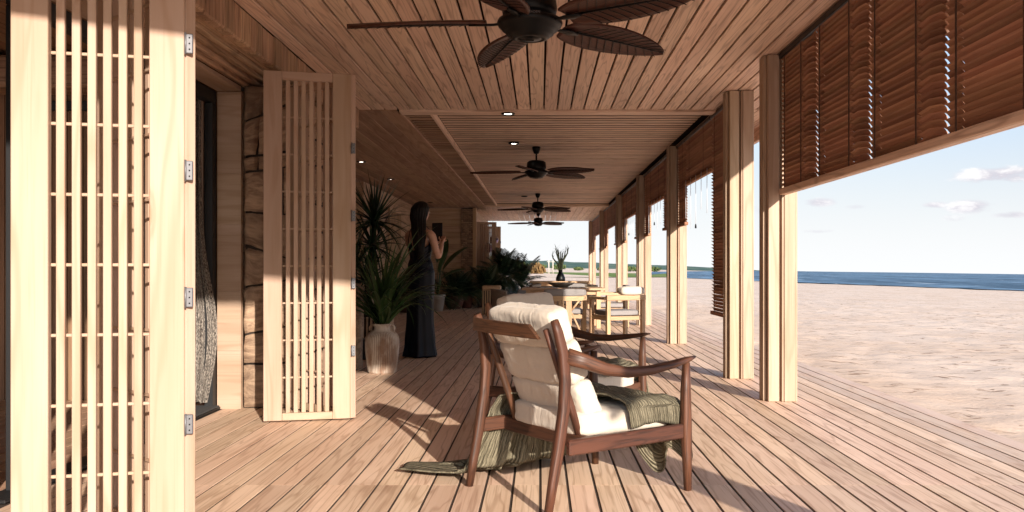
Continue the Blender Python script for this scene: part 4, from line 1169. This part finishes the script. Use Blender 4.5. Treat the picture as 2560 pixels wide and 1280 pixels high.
# pots and palms along the far wall
def pot(label, kind, loc, r, h, mat, round_=False):
    t = thing('plant_pot', label, 'pot', loc, 0, 'plant pots along the far wall')
    if round_: pr = [(0, 0), (r * .62, 0), (r * .86, h * .22), (r, h * .55), (r * .93, h * .85), (r * .82, h * .94), (r * .88, h), (r * .78, h), (r * .72, h * .86), (0, h * .85)]
    else: pr = [(0, 0), (r * .74, 0), (r * .98, h * .86), (r * 1.06, h * .87), (r * 1.06, h), (r * .95, h), (r * .9, h * .87), (0, h * .86)]
    obj('body', MB().lathe(pr, 28, close=False), M[mat], t)
    obj('soil', MB().lathe([(0, h * .89), (r * .74, h * .89), (r * .74, h * .87), (0, h * .87)], 20), M['soil'], t)
    return t
def frond_mesh(L=.8, n=22, ll=.26, droop=.9, mat='leaf_dark', wl=.014):
    m = MB(); ang = R(0); p = Vector((0, 0, 0)); pts = [p.copy()]; dirs = []
    for i in range(n):
        ang = -droop * ((i / n) ** 1.4); d = Vector((math.cos(ang), 0, math.sin(ang))); p = p + d * (L / n); pts.append(p.copy()); dirs.append(d)
    m.sweep(pts, [.008 * (1 - i / (n + 1)) + .002 for i in range(n + 1)], .004, 5)
    for i in range(3, n):
        t = i / n; l = ll * math.sin(math.pi * (t * .85 + .12)) ** .8
        for sg in (-1, 1):
            a = pts[i]; d = dirs[i]; out = (Vector((0, sg, 0)) * .82 + d * .55 + Vector((0, 0, .16))).normalized(); tip = a + out * l + Vector((0, 0, -l * .28)); mid = a + out * l * .5 + Vector((0, 0, .01))
            wv = d.cross(out).cross(out).normalized() * wl
            m.add([a - wv * .5, a + wv * .5, mid + wv, tip, mid - wv], [(0, 1, 2, 4), (4, 2, 3)], [(0, 0, 0)] * 5)
    return m.mesh('frond', M[mat])
FM = [frond_mesh(.8, 20, .27, d) for d in (.5, 1.0, 1.5)]
def palm(label, loc, n, s, elev=(82, 5), tr=0.0):
    t = thing('palm', label, 'plant', loc, 0, 'potted palms along the far wall')
    if tr: obj('trunk', MB().sweep([(0, 0, -.02), (.02, 0, tr)], [.04, .03], [.04, .03], 8), M['bark'], t)
    for i in range(n):
        q = i / n; o = link('frond', FM[min(2, int(q * 3))], t)
        o.matrix_local = Matrix.Translation((0, 0, tr)) @ dirmat(i * 2.4 + rnd.uniform(-.3, .3), R(lerp(elev[0], elev[1], q) + rnd.uniform(-6, 6)), rnd.uniform(-.3, .3), s * rnd.uniform(.75, 1.1))
    return t
def pot_palm(x, y, r, h, mat, lab_pot, lab_palm, n, s, round_=False, tr=0, elev=(82, 5)):
    pot(lab_pot, '', (x, y, 0), r, h, mat, round_); palm(lab_palm, (x, y, h * .88), n, s, elev, tr)
pot_palm(-2.07, 21.2, .23, .32, 'pot_red', 'round dark red pot below the bushy palm', 'bushy palm in the round dark red pot', 26, 1.05, True)
pot_palm(-1.80, 21.6, .16, .30, 'pot_red', 'small tapered terracotta pot right of the round red one', 'palm in the small tapered terracotta pot', 14, .9, elev=(85, 15))
pot_palm(-1.38, 22.2, .25, .42, 'pot_grey', 'large grey tub before the lattice shutter', 'dark palm in the large grey tub', 24, 1.0)
pot_palm(-2.95, 19.5, .2, .3, 'pot_red', 'terracotta pot in the shade left of the woman', 'low palm in the shade left of the woman', 14, .9, elev=(70, 0))
pot_palm(-.98, 23.5, .24, .4, 'pot_red', 'brown pot of the tall dark palm at the far opening', 'tall dark palm before the far opening, its crown against the sky', 40, 1.15, tr=.35, elev=(88, -35))
pot_palm(-.52, 24.2, .22, .36, 'pot_red', 'brown pot of the light feathery palm beside the tall dark one', 'feathery palm with upright fronds against the sky', 26, 1.25, tr=.15, elev=(88, 0))
# bird of paradise with broad leaves
pot('tall whitewashed pot partly hidden by the dress', '', (-2.33, 20.0, 0), .17, .38, 'pot_white')
bpz = thing('broad_leaf_plant', 'plant with broad paddle leaves rising right of the woman', 'plant', (-2.33, 20.0, .33))
def paddle(L=.75, w=.11):
    vs = []; gs = []; n = 12
    for i in range(n + 1):
        t = i / n; ww = w * math.sin(math.pi * (t * .92 + .04)) ** .7; z = -.18 * t * t
        for sgn in (-1, -.5, 0, .5, 1): vs.append((t * L, sgn * ww, z + abs(sgn) * ww * .35)); gs.append((t * L, sgn * ww * 3, 0))
    fs = [(i * 5 + j, i * 5 + j + 5, i * 5 + j + 6, i * 5 + j + 1) for i in range(n) for j in range(4)]
    return MB().add(vs, fs, gs, True).mesh('leaf', M['leaf'])
pm = paddle()
for (a, e, sl_, s) in ((8, 55, .62, 1.0), (150, 62, .5, .85), (-60, 66, .55, .8), (60, 75, .72, .9), (200, 50, .4, .8), (-10, 35, .4, .8), (100, 80, .8, .8)):
    tip = Vector((math.cos(R(a)) * math.cos(R(78)) * sl_, math.sin(R(a)) * math.cos(R(78)) * sl_, math.sin(R(78)) * sl_))
    o = link('leaf', pm, bpz); o.matrix_local = Matrix.Translation(tip) @ dirmat(R(a), R(e), R(25), s)
    obj('stalk', MB().sweep([(0, 0, 0), tuple(tip * .6), tuple(tip)], [.014, .011, .009], [.014, .011, .009], 6), M['leaf'], bpz)

# hanging glass floats
gf = thing('hanging_floats', 'two purple mirrored glass floats on a cord before the far shutter', 'ornament', (-1.34, 25.0, 0))
obj('cord', MB().sweep([(0, 0, ZC - .002), (0, 0, .55)], .004, .004, 6), M['whitecord'], gf)
for (x, z) in ((.03, 1.77), (-.13, 1.54)):
    obj('float', MB().lathe([(0, -.12)] + [(.125 * math.sin(a), -.125 * math.cos(a)) for a in [i * math.pi / 12 for i in range(1, 12)]] + [(0, .12)], 20), M['chrome'], gf, (x, 0, z))
    obj('collar', MB().lathe([(.03, .11), (.04, .12), (.03, .15), (0, .15)], 12), M['steel'], gf, (x, 0, z))

# ------------------------------------------------------------------ dining furniture
def dining_chair(label, loc, rotz, w=.58, back=.63, seat=.36, rolled=False, style=0, grp='dining chairs'):
    t = thing('dining_chair', label, 'chair', loc, rotz, grp); d = .54; L = .055
    for sx in (-1, 1):
        x = sx * (w / 2 - L / 2)
        obj('front_leg', MB().box(x - L / 2, x + L / 2, d / 2 - L, d / 2, 0, back - .05, .004), M['oak'], t)
        obj('rear_leg', MB().box(x - L / 2, x + L / 2, -d / 2, -d / 2 + L, 0, back - .06, .004), M['oak'], t)
        obj('arm_rail', MB().box(x - .035, x + .035, -d / 2 + L, d / 2, back - .048, back - .01, .006), M['oak'], t)
        obj('side_rail', MB().box(x - .018, x + .018, -d / 2 + L + .001, d / 2 - L - .001, seat - .1, seat - .045, .003), M['oak'], t)
    obj('back_rail', MB().box(-w / 2 - .005, w / 2 + .005, -d / 2 - .008, -d / 2 + .05, back - .058, back + .015, .006), M['oak'], t)
    obj('seat_rail', MB().box(-w / 2 + L + .001, w / 2 - L - .001, -d / 2 + .008, -d / 2 + .045, seat - .1, seat - .045, .003), M['oak'], t)
    obj('front_rail', MB().box(-w / 2 + L + .001, w / 2 - L - .001, d / 2 - .045, d / 2 - .008, seat - .1, seat - .045, .003), M['oak'], t)
    if style == 1:
        for sx in (-.055, .055): obj('splat', MB().box(sx - .042, sx + .042, -d / 2 - .004, -d / 2 + .03, 0.0, back - .0585, .004), M['oak'], t)
        for sg in (-1, 1):
            obj('brace', MB().sweep([(sg * .1, -d / 2 + .02, .34), (sg * .24, -d / 2 + .02, .03)], .014, .014, 6, 4), M['oak'], t)
            obj('brace', MB().sweep([(sg * .1, -d / 2 + .02, .38), (sg * .24, -d / 2 + .02, .56)], .014, .014, 6, 4), M['oak'], t)
    me = pillow(w - .09, d - .06, .085, 10, 7, .15, .003, seed=rnd.random() * 50, mx=Matrix.Translation((0, .01, seat - .002))); me.materials[0] = M['greyfab']
    link('seat_pad', me, t)
    if rolled: me = pillow(w * .62, .17, .12, 10, 5, .2, .003, seed=4, mx=Matrix.Translation((.09, -d / 2 + .03, back + .075)))
    else: me = pillow(w, .09, .105, 10, 6, .1, .003, seed=9, mx=Matrix.Translation((0, -d / 2 + .02, back + .066)))
    me.materials[0] = M['greyfab'] if not rolled else M['linen']
    link('back_pad', me, t)
    return t
dining_chair('oak dining chair with grey back pad and crossed braces, back to the camera', (.36, 12.95, 0), R(0), .62, .57, .36, False, 1)
dining_chair('oak dining chair with rolled pale cushion, nearest the open side', (1.08, 12.35, 0), R(24), .60, .60, .37, True, 0)
dining_chair('oak dining chair on the far side of the near table', (.55, 16.2, 0), R(180), .58, .58, .36)
dining_chair('oak dining chair between table and posts', (1.22, 15.0, 0), R(90), .58, .58, .36)
def table(label, loc, w, d, h=.66):
    t = thing('dining_table', label, 'table', loc, 0, 'dining tables')
    n = 5
    for i in range(n):
        q = d / n; obj('top_board', MB().box(-w / 2, w / 2, -d / 2 + q * i, -d / 2 + q * (i + 1) - .003, h - .035, h, .004, 0), M['oak'], t)
    for sx in (-1, 1):
        for sy in (-1, 1): obj('leg', MB().box(sx * (w / 2 - .1) - .035, sx * (w / 2 - .1) + .035, sy * (d / 2 - .1) - .035, sy * (d / 2 - .1) + .035, 0, h - .036, .004), M['oak'], t)
        obj('cross_brace', MB().sweep([(sx * (w / 2 - .1), -d / 2 + .14, .06), (sx * (w / 2 - .1), d / 2 - .14, h - .09)], .016, .016, 6, 4), M['oak'], t)
    obj('apron', MB().box(-w / 2 + .14, w / 2 - .14, -d / 2 + .09, -d / 2 + .115, h - .11, h - .037, .003), M['oak'], t)
    return t
table('oak dining table just beyond the two nearest dining chairs', (.38, 14.75, 0), 1.35, .95)
table('far oak dining table carrying the bottle with bare stems', (.5, 21.6, 0), 1.5, .95)
# woven chair and slatted cabinet on the left of the table
wc = thing('wicker_chair', 'low grey woven armchair left of the near dining table', 'chair', (-.56, 15.9, 0), R(-80))
def shell(u, v):
    a = lerp(R(195), R(345), u); r = .33 + .04 * v
    return (r * math.cos(a), r * .9 * math.sin(a), .25 + .33 * v + .03 * math.sin(u * math.pi) * v)
o = obj('shell', MB().grid(shell, 24, 8, lambda u, v: (u, v * .3, 0)), M['wicker'], wc); md = o.modifiers.new('thickness', 'SOLIDIFY'); md.thickness = .035
me = pillow(.54, .54, .11, 10, 5, .15, .003, 3, Matrix.Translation((0, 0, .33))); me.materials[0] = M['greyfab']; link('seat_pad', me, wc)
for a in range(4): obj('leg', MB().sweep([(.2 * math.cos(R(45 + 90 * a)), .2 * math.sin(R(45 + 90 * a)), .3), (.25 * math.cos(R(45 + 90 * a)), .25 * math.sin(R(45 + 90 * a)), 0)], .016, .016, 8), M['oak'], wc)
slat_box('slatted_cabinet', 'slatted timber cabinet with pale padded top, beyond the lounge chairs', 'cabinet', .36, .42, .52, (-1.02, 18.6, 0), 'oak', 0, 'oak')
# far seats
for (x, y, rz, lab) in ((1.28, 20.9, R(115), 'far rounded grey chair nearest the posts'), (1.22, 22.2, R(100), 'second far rounded grey chair near the posts'), (.2, 23.0, R(180), 'grey chair behind the far table'), (-.3, 21.0, R(-85), 'grey chair left of the far table')):
    c = copy_tree(wc); c.location = (x, y, 0); c.rotation_euler = (0, 0, rz + math.pi); c['label'] = lab; c['group'] = 'rounded chairs at the far table'
so2 = thing('bench', 'low grey upholstered bench between the two dining tables', 'bench', (.12, 18.3, 0))
me = pillow(1.25, .5, .16, 12, 6, .15, .004, 6, Matrix.Translation((0, 0, .34))); me.materials[0] = M['greyfab']; link('seat_pad', me, so2)
me = pillow(1.2, .12, .20, 12, 5, .15, .004, 8, Matrix.Translation((0, .22, .46))); me.materials[0] = M['greyfab']; link('back_pad', me, so2)
for x in (-.55, .55):
    for y in (-.18, .18): obj('leg', MB().box(x - .025, x + .025, y - .025, y + .025, 0, .275, .004), M['oak'], so2)
# bottle with stems
bt = thing('bottle_vase', 'dark bottle vase standing on the far table', 'vase', (.5, 21.4, .661))
obj('body', MB().lathe([(0, 0), (.10, 0), (.115, .03), (.112, .08), (.085, .15), (.055, .2), (.045, .26), (.05, .27), (0, .27)], 20), M['black'], bt)
stp = thing('bare_stems', 'branching pale green stems standing in the dark bottle', 'plant', (.5, 21.4, .92))
rs = random.Random(5)
for i in range(8):
    a = i * .785 + rs.uniform(-.2, .2); sp_ = rs.uniform(.06, .2); hh = rs.uniform(.38, .60)
    P = [(0, 0, -.2), (math.cos(a) * sp_ * .35, math.sin(a) * sp_ * .35, hh * .4), (math.cos(a) * sp_, math.sin(a) * sp_, hh * .75), (math.cos(a) * sp_ * 1.15, math.sin(a) * sp_ * 1.15, hh)]
    st_ = obj('stem', MB().sweep(P, [.02, .02, .016, .012], [.02, .02, .016, .012], 6), M['leaf_pale'], stp)
    for j in range(6):
        o = link('leaf', LM[0], st_); b = Vector(P[2]).lerp(Vector(P[3]), j / 5)
        o.matrix_local = Matrix.Translation(b) @ dirmat(a + j * 2.1, R(50 + rs.uniform(-20, 20)), 0, rs.uniform(.12, .2), 2.2)
# things on the near table
mc = MB().box(-.15, .15, -.10, .10, 0, .006, .001)
for (x, y, rz, lab) in ((.15, 14.5, 10, 'cream menu card lying on the left of the near table'), (.62, 14.45, -8, 'cream menu card lying on the right of the near table')):
    tag(obj('menu_card', mc, M['paper'], None, (x, y, .661), (0, 0, R(rz))), lab, 'card', 'menu cards on the near table')
by = thing('serving_bowl', 'shallow grey stone bowl in the middle of the near table', 'bowl', (.36, 14.95, .661))
obj('body', MB().lathe([(0, 0), (.10, 0), (.2, .05), (.24, .08), (.225, .08), (.18, .055), (0, .03)], 28, close=False), M['pot_grey'], by)
obj('foot_ring', MB().lathe([(.08, -.0005), (.1, .0), (.1, .012), (.08, .012)], 20, close=False), M['pot_grey'], by)

# ------------------------------------------------------------------ the woman
def skin_mesh(name, verts, edges, radii, root, mat, parent, sub=2):
    me = bpy.data.meshes.new(name); me.from_pydata(verts, edges, []); me.materials.append(mat)
    o = link(name, me, parent)
    s = o.modifiers.new('skin', 'SKIN'); s.use_smooth_shade = True; s.branch_smoothing = .6
    for i, r in enumerate(radii):
        sv = me.skin_vertices[0].data[i]; sv.radius = r if isinstance(r, tuple) else (r, r); sv.use_root = (i == root)
    q = o.modifiers.new('sub', 'SUBSURF'); q.levels = sub; q.render_levels = sub
    return o

wm = thing('person', 'woman with long dark hair in a long navy satin dress, back turned, holding a tablet', 'person', (-1.335, 9.80, 0), R(-33))
V = []; E = []; RD = []
def sv(p, r, link_to=None):
    V.append(p); RD.append(r); i = len(V) - 1
    if link_to is not None: E.append((link_to, i))
    return i
pel = sv((0, 0, .95), (.15, .105)); wa = sv((0, .015, 1.10), (.112, .085), pel); ch = sv((0, .005, 1.25), (.135, .095), wa); uc = sv((0, -.005, 1.36), (.125, .08), ch)
nb_ = sv((0, -.008, 1.445), (.06, .055), uc); nt = sv((0, .012, 1.51), (.047, .05), nb_)
jw = sv((0, .04, 1.555), (.062, .075), nt); hd = sv((0, .035, 1.62), (.075, .092), jw); cr_ = sv((0, .025, 1.685), (.055, .07), hd)
for sg in (-1, 1):
    hip = sv((sg * .085, 0, .86), (.085, .09), pel); kn = sv((sg * .085, .015, .48), (.055, .058), hip); an = sv((sg * .08, -.01, .09), (.034, .036), kn); ft = sv((sg * .085, .13, .03), (.036, .022), an)
    cl = sv((sg * .10, -.005, 1.385), .06, uc); sh = sv((sg * .172, -.01, 1.368), .052, cl)
    el_ = (sg * (.215 if sg > 0 else .20), .05 if sg > 0 else .10, 1.105 if sg > 0 else 1.12); ma = sv(tuple(lerp(a, b, .5) for a, b in zip((sg * .172, -.01, 1.368), el_)), .044, sh); eb = sv(el_, .038, ma)
    wr = (sg * (.085 if sg > 0 else .06), .285 if sg > 0 else .30, 1.285 if sg > 0 else 1.25); fm = sv(tuple(lerp(a, b, .35) for a, b in zip(el_, wr)), .038, eb); w_ = sv(wr, .0235, fm)
    wv = Vector(wr); fd = (wv - Vector(el_)).normalized(); pw = wv + fd * .065; pal = sv(tuple(pw), (.036, .02), w_)
    out = Vector((sg, 0, 0))
    for f, (o_, ln) in enumerate(((-.024, .072), (-.008, .08), (.009, .076), (.025, .06))):
        b0 = pw + Vector((o_, 0, 0)) + fd * .02; i0 = sv(tuple(b0), .0092, pal)
        d1 = (fd + Vector((-sg * .25, .2, 0))).normalized(); b1 = b0 + d1 * ln * .5; i1 = sv(tuple(b1), .0085, i0)
        d2 = (fd * .5 + Vector((-sg * .7, .35, -.1))).normalized(); sv(tuple(b1 + d2 * ln * .5), .007, i1)
    tb = wv + fd * .03 + Vector((-sg * .028, -.01, .008)); i0 = sv(tuple(tb), .011, w_); tb2 = tb + (fd * .5 + Vector((-sg * .5, -.1, .35))).normalized() * .035; i1 = sv(tuple(tb2), .0098, i0)
    sv(tuple(tb2 + (fd + Vector((-sg * .1, 0, .2))).normalized() * .028), .008, i1)
body = skin_mesh('body', V, E, RD, 0, M['skin'], wm, 2)
for sg in (-1, 1):
    obj('eye', MB().lathe([(0, -.012)] + [(.012 * math.sin(a * .5236), -.012 * math.cos(a * .5236)) for a in range(1, 6)] + [(0, .012)], 10), M['pot_white'], wm, (sg * .03, .117, 1.615))
obj('nose', MB().sweep([(0, .122, 1.625), (0, .132, 1.60), (0, .142, 1.582), (0, .125, 1.575)], [.008, .010, .013, .010], [.008, .01, .011, .008], 8), M['skin'], wm)
obj('mouth', MB().sweep([(-.022, .113, 1.55), (0, .124, 1.552), (.022, .113, 1.55)], [.004, .007, .004], [.004, .008, .004], 8), M['pot_red'], wm)
# dress
def dressfn(u, v):
    a = u * 2 * math.pi; ca, sa = math.cos(a), math.sin(a)
    front = .5 + .5 * sa; zt = 1.20 + .135 * front ** 1.5 + .015 * math.cos(2 * a)
    z = lerp(zt, .012, v)
    keys = [(1.36, .125, .098), (1.25, .142, .106), (1.10, .122, .096), (1.02, .15, .112), (.93, .172, .128), (.75, .165, .13), (.45, .152, .13), (.15, .168, .15), (.0, .185, .175)]
    for i in range(len(keys) - 1):
        if keys[i][0] >= z >= keys[i + 1][0]:
            q = (keys[i][0] - z) / (keys[i][0] - keys[i + 1][0]); q = q * q * (3 - 2 * q); rx = lerp(keys[i][1], keys[i + 1][1], q); ry = lerp(keys[i][2], keys[i + 1][2], q); break
    else: rx, ry = .185, .175
    fd_ = max(0, (.95 - z) / .95)
    w = 1 + fd_ * (.09 * math.sin(a * 6 + 1.5 + 1.5 * z) + .05 * math.sin(a * 11 + 3 * z)) + .012 * math.sin(z * 38 + a * 3) * math.exp(-((z - 1.08) / .1) ** 2)
    return (rx * ca * w, ry * sa * w + .004, z)
o = obj('dress', MB().grid(dressfn, 96, 70), M['dress'], wm); md = o.modifiers.new('thickness', 'SOLIDIFY'); md.thickness = .004
for sg in (-1, 1):
    obj('strap', MB().sweep([(sg * .085, .095, 1.33), (sg * .095, .06, 1.41), (sg * .095, .0, 1.452), (sg * .09, -.06, 1.42), (sg * .085, -.095, 1.32), (sg * .075, -.105, 1.21)], .004, .004, 6), M['dress'], wm)
# hair
def hairfn(u, v):
    a = u * 2 * math.pi; ca, sa = math.cos(a), math.sin(a); z = lerp(1.735, 1.10, v)
    keys = [(1.74, .012, .015, .02), (1.715, .065, .075, .018), (1.66, .098, .112, .006), (1.58, .103, .108, -.012), (1.50, .100, .075, -.045), (1.38, .112, .058, -.082), (1.25, .10, .046, -.115), (1.10, .06, .026, -.115)]
    for i in range(len(keys) - 1):
        if keys[i][0] >= z >= keys[i + 1][0]:
            q = (keys[i][0] - z) / (keys[i][0] - keys[i + 1][0]); rx, ry, cy = (lerp(keys[i][k_], keys[i + 1][k_], q) for k_ in (1, 2, 3)); break
    g_ = 1 + .05 * math.sin(a * 19 + 3 * math.sin(z * 7)) * min(1, v * 4) + .03 * math.sin(a * 37 + z * 9) * v
    y = ry * sa * g_
    if sa > .2 and z < 1.66 and z > 1.5: y = min(y, .045 + .1 * (z - 1.6))
    return (rx * (1 - .35 * v) * ca * g_ + .15 * max(0, v - .3) + .02 * v * math.sin(z * 6), y + cy, z + .02 * math.sin(a * 9) * v)
obj('hair', MB().grid(hairfn, 110, 60), M['hair'], wm)
tb = thing('tablet', 'black tablet held upright in the woman\'s hands', 'tablet', (-1.335 + .839 * -.06 + .545 * .37, 9.80 - .545 * -.06 + .839 * .37, 1.30), R(-33))
obj('case', MB().box(-.075, .075, -.006, .006, 0, .21, .004), M['black'], tb)
obj('screen', MB().box(-.067, .067, -.0085, -.0065, .010, .20, 0), M['blackwood'], tb)
